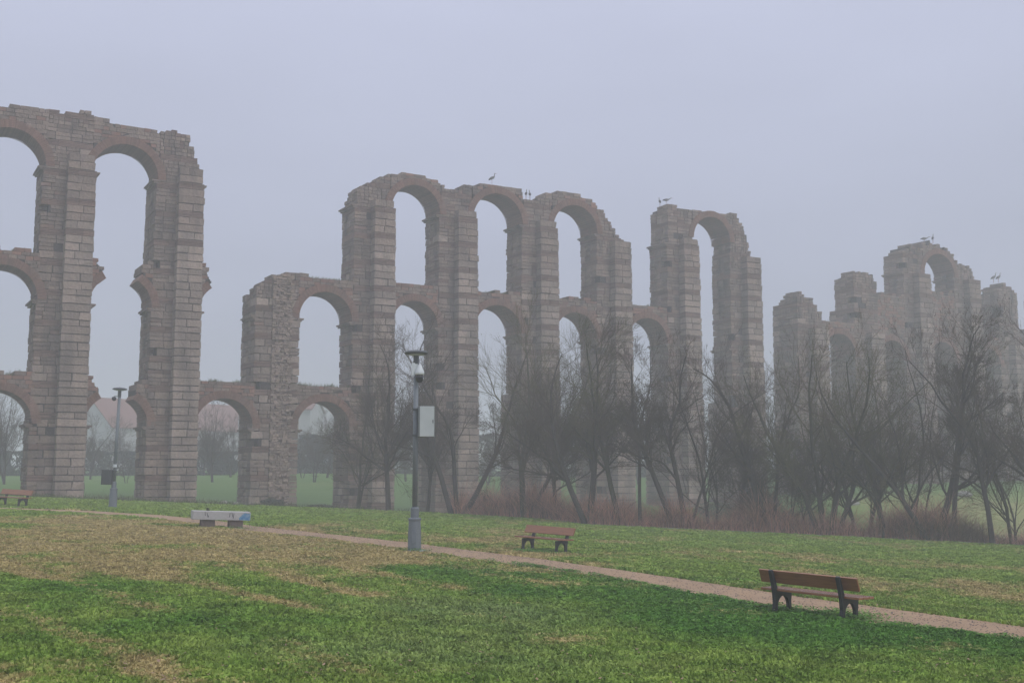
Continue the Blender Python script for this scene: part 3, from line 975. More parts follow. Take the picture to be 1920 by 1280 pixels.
for k in range(-1, 10): pier(k, aq)
for k in range(10, 16): pier(k, aq2)
for k, tier, half in [(-1, 1, None), (-1, 2, None), (-1, 3, None), (0, 1, None), (0, 2, None), (0, 3, None), (1, 1, None), (1, 2, 'L'), (1, 2, 'R'), (1, 3, 'L'), (1, 3, 'R'), (2, 2, 'L'), (2, 3, None), (3, 2, None), (3, 3, None),
                      (4, 1, None), (4, 2, None), (5, 1, None), (5, 2, None), (6, 1, None), (6, 2, None), (7, 2, None), (8, 1, None)]:
    tf = None
    if (k, tier) == (3, 2):
        def tf(s): return float(np.interp(s, secB[0], secB[1])) - .0
    o, a, b, t = arch(k, tier, aq, half, topf=tf)
    if half is None and tier > 1: weeds(a, b, t, o, hmax=.22 if tier == 2 else .4)
for k, tier in [(10, 2), (11, 2), (12, 1), (12, 2), (13, 2), (14, 2)]:
    zf_ = sz(1652, 550)[1] if k == 11 else sz(1750, 545)[1]
    arch(k, tier, aq2, topf=(lambda q: zf_ + (float(vnoise(q * 2, 3, 9)) - .5) * .5) if (k, tier) in ((11, 2), (12, 2)) else None)

# ------------------------------------------------------------------ trees
def frames(D):
    up = np.tile(np.array([[0.31, .2, .93]]), (len(D), 1))
    A = np.cross(D, up); A /= np.linalg.norm(A, axis=1)[:, None] + 1e-9
    B = np.cross(D, A)
    return A, B


class Wood:
    def __init__(s, seed):
        s.r = np.random.default_rng(seed); s.V = []; s.F = []; s.n = 0; s.tips = []

    def grow(s, P, D, Ln, R0, seg, sides, wob, trop, tap=.3):
        """polylines; returns sampled points (n,seg+1,3), dirs"""
        n = len(P); r = s.r
        pts = np.zeros((n, seg + 1, 3)); dirs = np.zeros((n, seg + 1, 3)); pts[:, 0] = P; d = D / np.linalg.norm(D, axis=1)[:, None]; dirs[:, 0] = d
        for i in range(seg):
            d = d + r.normal(0, wob, (n, 3)) + np.array([0, 0, trop])
            d /= np.linalg.norm(d, axis=1)[:, None]
            pts[:, i + 1] = pts[:, i] + d * (Ln / seg)[:, None]; dirs[:, i + 1] = d
        A, B = frames(dirs.reshape(-1, 3)); A = A.reshape(n, seg + 1, 3); B = B.reshape(n, seg + 1, 3)
        rad = R0[:, None] * np.linspace(1, tap, seg + 1)[None]
        ang = np.arange(sides) * 2 * np.pi / sides
        V = pts[:, :, None] + rad[:, :, None, None] * (A[:, :, None] * np.cos(ang)[None, None, :, None] + B[:, :, None] * np.sin(ang)[None, None, :, None])
        id_ = np.arange(n * (seg + 1) * sides).reshape(n, seg + 1, sides) + s.n
        nxt = np.roll(id_, -1, axis=2)
        Fc = np.stack([id_[:, :-1], nxt[:, :-1], nxt[:, 1:], id_[:, 1:]], -1).reshape(-1, 4)
        s.V.append(V.reshape(-1, 3)); s.F.append(Fc); s.n += V.size // 3
        return pts, dirs, rad

    def children(s, pts, dirs, rad, Ln, num, t0, t1, ang, lr, rr, even=False):
        n, m, _ = pts.shape; r = s.r
        par = np.repeat(np.arange(n), num); t = r.uniform(t0, t1, len(par)) * (m - 1)
        i = np.minimum(t.astype(int), m - 2); f = (t - i)[:, None]
        P = pts[par, i] * (1 - f) + pts[par, i + 1] * f; D = dirs[par, i + 1]
        A, B = frames(D); ph = r.uniform(0, 2 * np.pi, len(par)); an = r.uniform(*ang, len(par))
        ND = D * np.cos(an)[:, None] + (A * np.cos(ph)[:, None] + B * np.sin(ph)[:, None]) * np.sin(an)[:, None]
        tt = t / (m - 1)
        NL = Ln[par] * r.uniform(*lr, len(par)) * (1.15 - .55 * tt)
        NR = np.maximum(rad[par, i] * rr, .004) * r.uniform(.7, 1, len(par))
        return P, ND, NL, NR

    def build(s, name, m, parent):
        return fastmesh(name, np.concatenate(s.V), np.concatenate(s.F), m, parent, smooth=True)


def tree(base, trunks, H, label, seed, group, dens=1.0, mat_b='bark', leaf=0, name='bare_tree', spread=1.0, fork=.28, twig=.010, cat='tree'):
    """trunks: list of (lean_x, lean_y, relative length, radius, x offset)"""
    root = empty(name, tuple(base))
    tag(root, label, cat, group)
    H = H * 1.05
    r = np.random.default_rng(seed)
    W = Wood(seed); C = Wood(seed + 500)
    P = np.array([[t[4], 0, -.25] for t in trunks]); D = np.array([[t[0], t[1], 1.0] for t in trunks])
    Ln = np.array([H * fork * t[2] + .25 for t in trunks]); R0 = np.array([t[3] for t in trunks])
    pts, dr, rad = W.grow(P, D, Ln, R0, 6, 9, .035, .02, .72)
    # limbs from the upper end
    nl = max(3, int(round(8 / len(trunks))))
    P2, D2, L2, R2 = W.children(pts, dr, rad, (H - Ln) * .74, nl, .62, 1.0, (.25 * spread, .88 * spread), (.7, 1.1), .58)
    # one leader continuing each trunk
    P2 = np.concatenate([P2, pts[:, -1]]); D2 = np.concatenate([D2, dr[:, -1]]); L2 = np.concatenate([L2, (H - Ln) * .80]); R2 = np.concatenate([R2, rad[:, -1] * .9])
    p2, d2, r2 = W.grow(P2, D2, L2, R2, 8, 7, .13, .035, .22)
    P3, D3, L3, R3 = C.children(p2, d2, r2, L2, int(8 * dens + 2), .08, 1.0, (.35, .9), (.35, .65), .5)
    p3, d3, r3 = C.grow(P3, D3, L3, R3, 6, 4, .15, .05, .3)
    P4, D4, L4, R4 = C.children(p3, d3, r3, L3, int(6 * dens + 2), .1, 1.0, (.3, .8), (.35, .7), .5)
    p4, d4, r4 = C.grow(P4, D4, L4, R4, 4, 3, .15, .06, .35)
    P5, D5, L5, R5 = C.children(p4, d4, r4, L4, int(6 * dens + 1), .05, 1.0, (.25, .7), (.5, 1.0), .6)
    R5 = np.clip(R5, twig * .6, twig)
    p5, d5, r5 = C.grow(P5, D5, L5, R5, 3, 3, .14, .10, .3)
    tr = W.build('trunk', M[mat_b], root)
    c = C.build('crown', M['twig' if mat_b == 'bark' else 'twig_olive'], root)
    if leaf or H > 6:
        n = int(leaf or 2600); q = r.integers(0, len(p5), n); tt = r.uniform(0, 1, n)[:, None]
        cpt = p5[q, 1] * (1 - tt) + p5[q, -1] * tt
        s = r.uniform(.02, .045, n)[:, None]; a = r.normal(0, 1, (n, 3)); a /= np.linalg.norm(a, axis=1)[:, None]; b = np.cross(a, r.normal(0, 1, (n, 3))); b /= np.linalg.norm(b, axis=1)[:, None]
        V = np.stack([cpt - a * s, cpt - b * s * .5, cpt + a * s, cpt + b * s * .5], 1).reshape(-1, 3)
        fastmesh('foliage', V, np.arange(n * 4).reshape(n, 4), M['leaf_olive' if leaf else 'bud'], root)
    return root


def row_tree(px, topy, dY, trunks, label, seed, **kw):
    # find ground point just behind the top of the bank
    Y = 60.0
    for _ in range(6):
        g_ = ground_at(px, Y); Y = float(edge(g_.x)) + dY
    g_ = ground_at(px, Y)
    top = at(px, topy, Y)
    return tree(g_, trunks, top.z - g_.z, label, seed, 'bare trees along the river bank', **kw)


row_tree(728, 598, .5, [(-.02, 0, 1.0, .17, 0)], 'bare tree with slim straight trunk and dense dark crown left of the near lamp post', 1, dens=1.25, spread=1.15)
row_tree(858, 585, .6, [(-.28, 0, 1.3, .17, -.3), (.0, .05, 1.2, .15, 0), (.62, 0, 1.3, .17, .25)], 'bare tree with three splayed stems, one leaning far right, beside the near lamp post', 2, dens=.85, spread=1.1)
row_tree(983, 585, .6, [(-.05, 0, .75, .2, -.05), (.45, 0, .9, .14, .1)], 'bare tree with forked trunk standing above the farther slatted bench', 3, dens=1.35, mat_b='bark_olive', leaf=5000)
row_tree(1103, 600, .6, [(-.38, 0, 1.0, .17, -.05), (.02, .1, 1.1, .19, .1)], 'bare tree whose trunk splits in a V to the left, right of the farther bench', 4, dens=1.2)
row_tree(1166, 600, .8, [(-.22, 0, 1.5, .15, 0)], 'bare tree with thin single trunk leaning left among red brambles', 5, dens=.95, mat_b='bark_olive', leaf=3000)
row_tree(1200, 615, .8, [(-.03, 0, 1.7, .10, 0)], 'very thin straight bare tree in front of the narrow gap between two piers', 6, dens=.8, spread=.8)
row_tree(1268, 625, .8, [(-.34, 0, 1.6, .15, 0)], 'bare tree with curved trunk leaning left, first of a close pair', 7, dens=1.0)
row_tree(1290, 620, 1.0, [(-.10, 0, 1.4, .15, 0), (.3, .1, 1.1, .08, 0)], 'bare tree with dark upright trunk, second of a close pair', 8, dens=1.0)
row_tree(1445, 618, .8, [(-.25, 0, 1.7, .17, 0), (.12, .1, 1.2, .1, .1)], 'bare tree with long trunk leaning left and wide spreading branches', 9, dens=.85, spread=1.25)
row_tree(1552, 603, .9, [(-.3, 0, .8, .16, -.3), (-.08, .1, .8, .18, -.1), (.12, 0, .9, .18, .15), (.42, 0, .8, .14, .35)], 'thick bushy tree of many stems with olive green crown', 10, dens=.85, mat_b='bark_olive', leaf=9000)
row_tree(1658, 608, .6, [(-.08, 0, .75, .17, 0), ], 'slender bare tree forking at head height beside a clump of dry reeds', 11, dens=.85, mat_b='bark_olive', leaf=3500, fork=.26)
row_tree(1752, 578, .5, [(-.55, 0, .8, .16, -.15), (.25, 0, 1.0, .18, .1)], 'gnarled bare tree with twisted twin trunks and a sawn stub', 12, dens=.85, spread=1.15)
row_tree(1787, 578, .8, [(-.02, 0, 2.0, .13, 0)], 'tall straight dark bare tree right behind the gnarled twin trunk', 13, dens=1.0, spread=.8)
row_tree(1860, 583, .4, [(-.03, 0, .95, .14, 0)], 'small bare tree with straight trunk opening in a vase of branches by the kerb', 14, dens=.85, fork=.30)
row_tree(1990, 585, -.3, [(-.1, 0, .9, .22, 0)], 'large bare tree reaching into the picture from the right edge', 15, dens=.85, spread=1.3)
row_tree(1480, 760, 1.2, [(-.3, 0, .6, .06, -.2), (.1, 0, .6, .06, 0), (.35, 0, .6, .06, .2)], 'low dark shrub of thin stems between the leaning tree and the bushy tree', 16, dens=1.0, name='bare_shrub', cat='shrub')
row_tree(1620, 640, 2.6, [(-.2, 0, .8, .12, -.1), (.2, 0, .9, .12, .1)], 'dim bare tree set back behind the slender forked one', 17, dens=.85, mat_b='bark_olive', leaf=4000)
row_tree(1385, 690, 2.8, [(.1, 0, 1.1, .13, 0)], 'dim bare tree set back on the slope left of the leaning tree', 18, dens=1.0)
row_tree(1045, 660, 2.2, [(-.05, 0, 1.1, .13, 0)], 'dim bare tree set back between the forked and the V shaped trees', 19, dens=1.1)
row_tree(800, 640, 3.0, [(.1, 0, 1.1, .12, 0)], 'dim bare tree set back close behind the near lamp post', 20, dens=1.0)

for i, (px, topy, dY, lab) in enumerate([
        (668, 650, 2.6, 'dim bare tree set back left of the slim straight trunk'),
        (1335, 640, 2.4, 'dim bare tree set back right of the close pair'),
        (1705, 590, 3.2, 'dim bare tree set back left of the gnarled twin trunk'),
        (1905, 600, 2.8, 'dim bare tree set back at the right edge')]):
    r_ = random.Random(i)
    row_tree(px, topy, dY, [(r_.uniform(-.2, .2), 0, 1.0, .11, 0), (r_.uniform(-.3, .3), .1, .8, .08, .1)], lab, 120 + i, dens=.7, spread=1.25, fork=.22, mat_b='bark' if i % 3 else 'bark_olive', leaf=0 if i % 3 else 2500)

# background trees behind the arches
bgt = []
for i, (px, Y, topy, lab) in enumerate([
        (8, 104, 690, 'bare tree behind the lowest arch at the left edge'),
        (40, 112, 745, 'smaller bare tree behind the lowest arch at the left edge, right of a larger one'),
        (236, 108, 830, 'spindly young tree seen between the first and second pier'),
        (398, 112, 742, 'bare tree filling the lowest arch left of the eroded pier'),
        (432, 124, 770, 'dark bare tree behind the lowest arch, touching the eroded pier'),
        (588, 118, 770, 'bare tree seen through the low arch right of the eroded pier'),
        (212, 134, 775, 'bare tree before the red roofed house, just left of the leaning lamp post'),
        (168, 118, 760, 'bare tree at the right foot of the first pier in front of the white gable'),
        (382, 130, 755, 'bare tree behind the lowest arch, close to the second pier'),
        (612, 128, 765, 'bare tree in front of the small white house, right side of its arch'),
        (566, 126, 800, 'low bare tree leaning out behind the eroded pier'),
        (760, 126, 800, 'misty bare tree behind the near lamp post and the piers'),
        (915, 126, 740, 'misty bare tree seen in the gap above the farther bench'),
        (1070, 132, 780, 'misty bare tree far behind the third tall opening'),
        (1195, 132, 790, 'misty bare tree far behind the narrow gap')]):
    g_ = ground_at(px, Y); H = at(px, topy, Y).z - g_.z
    tree(g_, [(rnd.uniform(-.2, .2), 0, .8, .10 * H / 8, 0), (rnd.uniform(-.4, .4), .1, .7, .08 * H / 8, .1)], H, lab, 60 + i, 'misty trees behind the aqueduct', dens=.85 if H > 4 else .3, twig=.011)

# ------------------------------------------------------------------ dry reeds, bushes, hedge
def strands(name, n, pos, hgt, m, label, cat, seed, curve=.5, wid=.012, seg=3):
    r = np.random.default_rng(seed)
    x, y = pos(r, n); n = len(x)
    z = G(x, y) - .05
    h = hgt(r, n, x, y)
    a = r.uniform(0, 2 * np.pi, n); ln = r.uniform(.1, curve, n) * h
    an = r.uniform(0, np.pi, n); w = r.uniform(.6, 1.4, n) * wid
    V = np.zeros((n, seg + 1, 2, 3))
    for i in range(seg + 1):
        t = i / seg
        cx = x + np.cos(a) * ln * t ** 2; cy = y + np.sin(a) * ln * t ** 2; cz = z + h * (t - .25 * (ln / h) * t ** 3)
        ww = w * (1 - .8 * t)
        V[:, i, 0] = np.stack([cx - np.cos(an) * ww, cy - np.sin(an) * ww, cz], 1)
        V[:, i, 1] = np.stack([cx + np.cos(an) * ww, cy + np.sin(an) * ww, cz], 1)
    id_ = np.arange(n * (seg + 1) * 2).reshape(n, seg + 1, 2)
    Fc = np.stack([id_[:, :-1, 0], id_[:, :-1, 1], id_[:, 1:, 1], id_[:, 1:, 0]], -1).reshape(-1, 4)
    o = fastmesh(name, V.reshape(-1, 3), Fc, m, fattrs={'tint': np.repeat(r.random(n), seg)})
    tag(o, label, cat, kind='stuff')
    return o


def reed_pos(r, n):
    x = r.uniform(-3.5, 30, n); off = r.uniform(.35, 4.8, n)
    y = edge(x) + off
    k = fbm(x / 1.3, y / 1.3, 91, 3) + .25 * sm(-3, 3, x) - .34 * sm(17, 21, x) > .42
    return x[k], y[k]


strands('dry_reeds', 75000, reed_pos, lambda r, n, x, y: r.uniform(.5, 1.9, n) * np.clip(2.6 * fbm(x / 1.4, y / 1.4, 92, 3) - .35, .3, 1.7) + (y - edge(x)) * .12, M['reed'],
        'tangled reddish brown dry reeds and brambles along the river bank under the trees', 'reeds', 31, curve=1.0, wid=.015)


def clump_pos(cs):
    def f(r, n):
        xs_, ys_ = [], []
        for (px, dY, rad) in cs:
            Y = 58.
            for _ in range(5):
                g_ = ground_at(px, Y); Y = float(edge(g_.x)) + dY
            m_ = n // len(cs)
            xs_.append(r.normal(g_.x, rad, m_)); ys_.append(Y + np.abs(r.normal(0, rad * .8, m_)))
        return np.concatenate(xs_), np.concatenate(ys_)
    return f


strands('dry_grass', 5200, clump_pos([(1735, .6, .6), (1775, .5, .7), (1815, .5, .5), (1700, 1.0, .5)]), lambda r, n, x, y: r.uniform(.5, 1.9, n), M['straw'],
        'pale drooping straw coloured grass clumps around the gnarled twin trunk', 'dry grass', 32, curve=1.5)
strands('meadow_weeds', 26000, lambda r, n: (lambda x: (x, edge(x) + r.exponential(3.5, n) + .5))(r.uniform(-32, 60, n)), lambda r, n, x, y: r.uniform(.08, .4, n) * (.4 + 1.2 * fbm(x / 2, y / 2, 95)), M['weed'],
        'low rough weeds on the slope below the lawn', 'weeds', 33, curve=.9, wid=.016)


def leafy(name, loc, rx, ry, rz_, n, m, label, cat, seed, group=None, size=(.04, .09), box=False):
    r = np.random.default_rng(seed)
    if box:
        p = r.uniform(-1, 1, (n, 3)); k = r.integers(0, 3, n); p[np.arange(n), k] = np.sign(p[np.arange(n), k]) * r.uniform(.8, 1.0, n)
        p += (fbm(p[:, 0] * 4 * rx / 3, p[:, 2] * 2, 3)[:, None] - .5) * .25
    else:
        p = r.normal(0, 1, (n, 3)); p /= np.linalg.norm(p, axis=1)[:, None]; p *= r.uniform(.55, 1.0, n)[:, None]
        nn_ = fbm(p[:, 0] * 2.2 + 5, p[:, 2] * 2.2 + p[:, 1] * 1.7, seed, 3); p *= (.7 + .6 * nn_)[:, None]
    c = p * np.array([rx, ry, rz_]) + np.array([0, 0, rz_ * .95])
    s = r.uniform(*size, n)[:, None]; a = r.normal(0, 1, (n, 3)); a /= np.linalg.norm(a, axis=1)[:, None]; b = np.cross(a, r.normal(0, 1, (n, 3))); b /= np.linalg.norm(b, axis=1)[:, None]
    V = np.stack([c - a * s, c - b * s * .6, c + a * s, c + b * s * .6], 1).reshape(-1, 3)
    o = fastmesh(name, V, np.arange(n * 4).reshape(n, 4), m, fattrs={'tint': r.random(n)})
    o.location = loc
    tag(o, label, cat, group)
    return o


g_ = ground_at(205, 132)
h_ = leafy('hedge', (g_.x, g_.y, g_.z), 14, 1.2, 1.35, 60000, M['hedge'], 'dark clipped hedge in the mist in front of the red roofed house', 'hedge', 41, size=(.08, .17), box=True)
g_ = ground_at(600, 140)
leafy('hedge', (g_.x, g_.y, g_.z), 9, 1.2, 1.5, 40000, M['hedge'], 'dark misty hedge seen through the low arch right of the eroded pier', 'hedge', 42, size=(.08, .17), box=True)
g_ = ground_at(930, 146)
leafy('hedge', (g_.x, g_.y, g_.z), 24, 1.6, 2.6, 90000, M['hedge'], 'long tall dark belt of shrubbery in the mist behind the middle piers', 'hedge', 43, size=(.1, .2), box=True)
for i, (px, Y, rx, rz_, lab) in enumerate([(510, 79, .8, .28, 'low green tuft at the foot of the eroded pier'),
                                           (600, 84, 1.0, .2, 'low brown bush between the eroded pier and the next pier'), (1885, 72, 2.6, .75, 'broad dark bush by the water near the right edge'), (1820, 76, 1.6, .6, 'dark bush by the water left of the broad one'), (1690, 82, 1.5, .55, 'dark low bush on the slope behind the dry reeds'),
                                           (1350, 92, 2.2, .6, 'dark green bush at the foot of the last tall pier')]):
    g_ = ground_at(px, Y)
    leafy('low_bush', tuple(g_), rx, rx * .7, rz_, int(2600 * rx), M['bush'], lab, 'bush', 50 + i, 'low bushes around the aqueduct', size=(.03, .07))
for i, (px, Y, s_, lab) in enumerate([(1597, 98, .5, 'pale boulder lying on the slope behind the bushy olive tree'), (1808, 100, .55, 'pale boulder on the far slope left of the vase shaped tree'), (420, 84, .22, 'small pale stone in the grass under the lowest complete arch'), (443, 83, .2, 'small pale stone at the left foot of the eroded pier')]):
    g_ = ground_at(px, Y)
    mb = MB(); r_ = random.Random(i)
    vs = []; fs = []
    for j in range(5):
        for q in range(9):
            a = q * 2 * math.pi / 9; el = -math.pi / 2 + math.pi * (j + .5) / 5; k_ = s_ * r_.uniform(.8, 1.15)
            vs.append((math.cos(a) * math.cos(el) * k_ * 1.3, math.sin(a) * math.cos(el) * k_, math.sin(el) * k_ * .6 + s_ * .25))
    for j in range(4):
        for q in range(9): fs.append((j * 9 + q, j * 9 + (q + 1) % 9, (j + 1) * 9 + (q + 1) % 9, (j + 1) * 9 + q))
    fs.append(tuple(range(8, -1, -1))); fs.append(tuple(36 + q for q in range(9)))
    mb.add(vs, fs)
    o = mb.build('boulder', M['stone_pale'], smooth=True); o.location = g_
    tag(o, lab, 'boulder', 'pale stones on the grass')

# ------------------------------------------------------------------ houses and hill in the mist
def house(loc, rz, L_, W_, eave, ridge, label, wallm, chim=(), name='house'):
    root = empty(name, loc, rz); tag(root, label, 'house', 'houses in the mist')
    mb = MB()
    poly = [(-W_ / 2, -1), (W_ / 2, -1), (W_ / 2, eave), (0, ridge - .15), (-W_ / 2, eave)]
    mb.prism(poly, 0, L_)
    mb.build('wall', wallm, root)
    rf = MB()
    for s in (-1, 1):
        sl = (ridge - eave) / (W_ / 2); ex = W_ / 2 + .5
        p = [(0, ridge), (s * ex, ridge - sl * ex), (s * ex, ridge - sl * ex + .2), (0, ridge + .22)]
        if s < 0: p = p[::-1]
        rf.prism(p, -.35, L_ + .35)
    ro = rf.build('roof', M['roof_tile'], root)
    for (x, y) in chim:
        c = MB(); c.box((x, y, ridge + .3), (.8, .8, 2.0)); c.box((x, y, ridge + 1.4), (1.05, 1.05, .2))
        c.build('chimney', wallm, ro)
    def win(c, size):
        w = MB(); w.box(c, size); fr = w.build('window', M['window_dark'], root)
        f2 = MB(); f2.box((c[0], c[1], c[2] - size[2] / 2 - .06), (size[0] + .2, size[1] + .12, .1)); f2.build('sill', M['plaster'], fr)
    for x in np.arange(-W_ / 2 + 1.6, W_ / 2 - 1, 2.6):
        for z in (1.6, 4.4):
            if z < eave: win((x, -.01, z), (1.0, .12, 1.3))
    for y in np.arange(1.8, L_ - 1, 3.2):
        for z in (1.6, 4.4):
            if z < eave:
                for sx in (-1, 1): win((sx * (W_ / 2 + .01), y, z), (.12, 1.0, 1.3))
    return root


def zat(px, py, Y): return at(px, py, Y).z


g_ = ground_at(166, 190)
house(tuple(g_), R(-38), 34, 12.4, zat(222, 800, 190) - g_.z, zat(180, 748, 192) - g_.z, 'long white house with red tiled roof and two chimneys, left of the leaning lamp post', M['plaster'], ((-.4, 11.5), (-.4, 16.5)))
g_ = ground_at(592, 190)
house(tuple(g_), R(88), 11.5, 10.4, zat(600, 770, 190) - g_.z, zat(600, 752, 195) - g_.z, 'white house with low red roof seen through the low arch right of the eroded pier', M['plaster'])
mb = MB()
root = empty('apartment_block', tuple(ground_at(598, 340)), R(8)); gz = root.location.z; root.scale = (1.36, 1.36, 1)
tag(root, 'faint tall apartment block in the fog beyond the middle arch', 'building')
W = MB()
hA = zat(585, 668, 340) - gz; hB = zat(620, 685, 340) - gz
hA, hB = min(hA, 25.2 - gz), min(hB, 22.8 - gz)
W.box((-1.8, 0, hA / 2 - 1), (4.2, 8, hA + 2)); W.box((3.2, .3, hB / 2 - 1), (11.6, 8, hB + 2)); W.box((-6, .5, hB * .44 - 1), (4.4, 7, hB * .88 + 2))
W.build('wall', M['plaster_cream'], root)
for fz in range(2, int(hB), 3):
    for fx in np.arange(-.8, 8.2, 2.4):
        w_ = MB(); w_.box((fx + .9, -3.72, fz), (1.1, .12, 1.4)); w_.build('window', M['window_dark'], root)

hx = np.linspace(-190, 60, 60); hy = np.linspace(380, 520, 16)
HX, HY = np.meshgrid(hx, hy)
HZ = 34 * np.exp(-((HX + 105) / 45) ** 2 - ((HY - 450) / 40) ** 2) + 16 * np.exp(-((HX + 20) / 70) ** 2 - ((HY - 460) / 36) ** 2) + 4 * (fbm(HX / 20, HY / 20, 8) - .5) + EYE - 1
id_ = np.arange(HX.size).reshape(HX.shape)
hq = np.stack([id_[:-1, :-1], id_[:-1, 1:], id_[1:, 1:], id_[1:, :-1]], -1).reshape(-1, 4)
tag(fastmesh('hills', np.stack([HX.ravel(), HY.ravel(), np.minimum(HZ.ravel(), 26.4)], 1), hq, M['hill'], smooth=True), kind='structure')

# ------------------------------------------------------------------ benches
def make_bench():
    root = empty('park_bench')
    # x = along the bench, y = depth (front is +y), z up
    for sx in (-.69, .69):
        mb = MB()
        prof = [(-.02, 0), (.055, 0), (.062, .10)]
        for t in np.linspace(0, 1, 11):
            a = math.pi * (1 - t)
            prof.append((.207 + .150 * math.cos(a), .12 + .215 * math.sin(a)))
        prof += [(.350, .10), (.36, 0), (.435, 0), (.415, .2), (.425, .40), (.12, .415), (.065, .43), (.00, .60), (-.075, .795), (-.10, .815), (-.13, .80), (-.125, .76), (-.065, .56), (-.03, .40), (-.005, .22)]
        # polygons given in (y,z): extrude along x
        rot = Matrix(((0, 1, 0), (1, 0, 0), (0, 0, 1)))
        n = len(prof)
        DK = 1.25
        vs = [(sx - .034, p[0] * DK, p[1]) for p in prof] + [(sx + .034, p[0] * DK, p[1]) for p in prof]
        fs = [tuple(range(n)), tuple(range(2 * n - 1, n - 1, -1))] + [((i + 1) % n, i, i + n, (i + 1) % n + n) for i in range(n)]
        mb.add(vs, fs)
        mb.build('support_frame', M['iron'], root, bevel=.006)
    for i, y in enumerate((.115, .295, .475)):
        mb = MB(); mb.box((0, y, .445), (2.02, .168, .045)); mb.build('seat_plank', M['wood_light'], root, bevel=.007)
    mb = MB()
    # back board leaning backwards, in front of the iron uprights
    t = math.atan2(.094, .20)
    m_ = Matrix.Translation((0, .018, .685)) @ Matrix.Rotation(t, 4, 'X')
    for (dz, hh) in ((-.062, .118), (.062, .118)):
        mb.box((0, 0, dz), (2.02, .04, hh + .012), mat=m_)
    mb.build('backrest', M['wood'], root, bevel=.006)
    return root


def bench_place(o, px, py, ang, label):
    c = hit(px, py)
    o.matrix_world = Matrix.Translation((c.x, c.y, c.z - .01)) @ Matrix.Rotation(R(2.17), 4, 'Y') @ Matrix.Rotation(ang, 4, 'Z')
    tag(o, label, 'bench', 'slatted park benches on the lawn')


b1 = make_bench()
b2 = copy_tree(b1); b3 = copy_tree(b1)
# near bench: seen from behind; its length runs down-right
bench_place(b1, 1513, 1158, R(-46), 'near park bench with brown planks seen from behind at the path edge')
bench_place(b2, 1030, 1034, R(-42 + 180), 'park bench in the middle of the lawn, facing the path with its front to us')
bench_place(b3, 30, 949, R(-25 + 180), 'farthest park bench, cut by the left edge of the picture')

# concrete bench with graffiti
c = hit(410, 989)
cb = empty('concrete_bench')
cb.matrix_world = Matrix.Translation((c.x, c.y + .2, c.z)) @ Matrix.Rotation(R(2.17), 4, 'Y') @ Matrix.Rotation(R(21), 4, 'Z')
tag(cb, 'grey concrete slab bench on two blocks with blue graffiti at one end', 'bench')
mb = MB(); mb.box((0, 0, .45), (2.12, .62, .32)); mb.build('slab', M['concrete'], cb, bevel=.015)
for sx in (-.48, .55):
    mb = MB(); mb.box((sx, .0, .135), (.52, .44, .31)); mb.build('block', M['concrete_dark'], cb, bevel=.015)
mb = MB()
poly = [(.66, .30), (.72, .315), (.80, .30), (1.045, .305), (1.045, .56), (.93, .55), (.86, .575), (.76, .52), (.70, .45), (.63, .38)]
mb.prism(poly, -.3145, -.311)
mb.build('graffiti', [M['spray_blue'], M['spray_black']], cb)['label'] = 'blue spray paint patch'; mb = MB()
for (x0, z0, x1, z1) in ((-.62, .58, -.60, .44), (-.55, .55, -.50, .38), (-.50, .38, -.48, .46), (.30, .56, .28, .40), (.36, .58, .40, .42), (.44, .55, .42, .36)):
    q = Vector((x1 - x0, 0, z1 - z0)); nrm = Vector((-q.z, 0, q.x)).normalized() * .012
    mb.add([(x0 + nrm.x, -.3135, z0 + nrm.z), (x0 - nrm.x, -.3135, z0 - nrm.z), (x1 - nrm.x, -.3135, z1 - nrm.z), (x1 + nrm.x, -.3135, z1 + nrm.z)], [(0, 1, 2, 3)], .5, 1)
mb.build('graffiti', [M['spray_blue'], M['spray_black']], cb)

# ------------------------------------------------------------------ lamp posts
def lamp_post(c, tilt=0):
    root = empty('lamp_post', (c.x, c.y, c.z - .03)); root.rotation_euler = (0, tilt, 0)
    mb = MB(); mb.lathe([(.235, 0), (.235, .05), (.20, .09), (.195, .55), (.175, .93), (.195, .95), (.195, 1.0), (.15, 1.02)], 24)
    b = mb.build('base', M['lamp'], root, smooth=False)
    mb = MB(); mb.box((0, 0, .0), (.62, .62, .13)); mb.build('footing', M['concrete'], root, bevel=.02)
    mb = MB(); mb.box((.0, -.192, .45), (.13, .03, .34)); mb.build('hatch', M['lamp'], b)
    mb = MB(); mb.lathe([(.125, .98), (.125, 1.30), (.105, 1.33)], 24); mb.build('collar', M['lamp'], root)
    mb = MB(); mb.lathe([(.082, 1.3), (.072, 5.7)], 20); mb.build('pole', M['lamp'], root, smooth=True)
    mb = MB(); mb.lathe([(.072, 5.55), (.085, 5.60), (.085, 5.88), (.05, 5.92)], 20); nk = mb.build('lamp_neck', M['lamp_dark'], root)
    mb = MB(); mb.lathe([(.08, 5.88), (.34, 5.93), (.36, 5.955), (.36, 5.975), (.28, 6.02), (.0001, 6.06)], 28); hd = mb.build('lamp_head', M['lamp_dark'], root)
    mb = MB(); mb.lathe([(.09, 5.872), (.25, 5.905), (.25, 5.915), (.05, 5.90)], 24); mb.build('diffuser', M['cabinet'], hd)
    return root


c1 = hit(777, 1033)
l1 = lamp_post(c1)
tag(l1, 'grey lamp post beside the path carrying a white dome camera and a pale cabinet', 'lamp post', 'disc topped lamp posts')
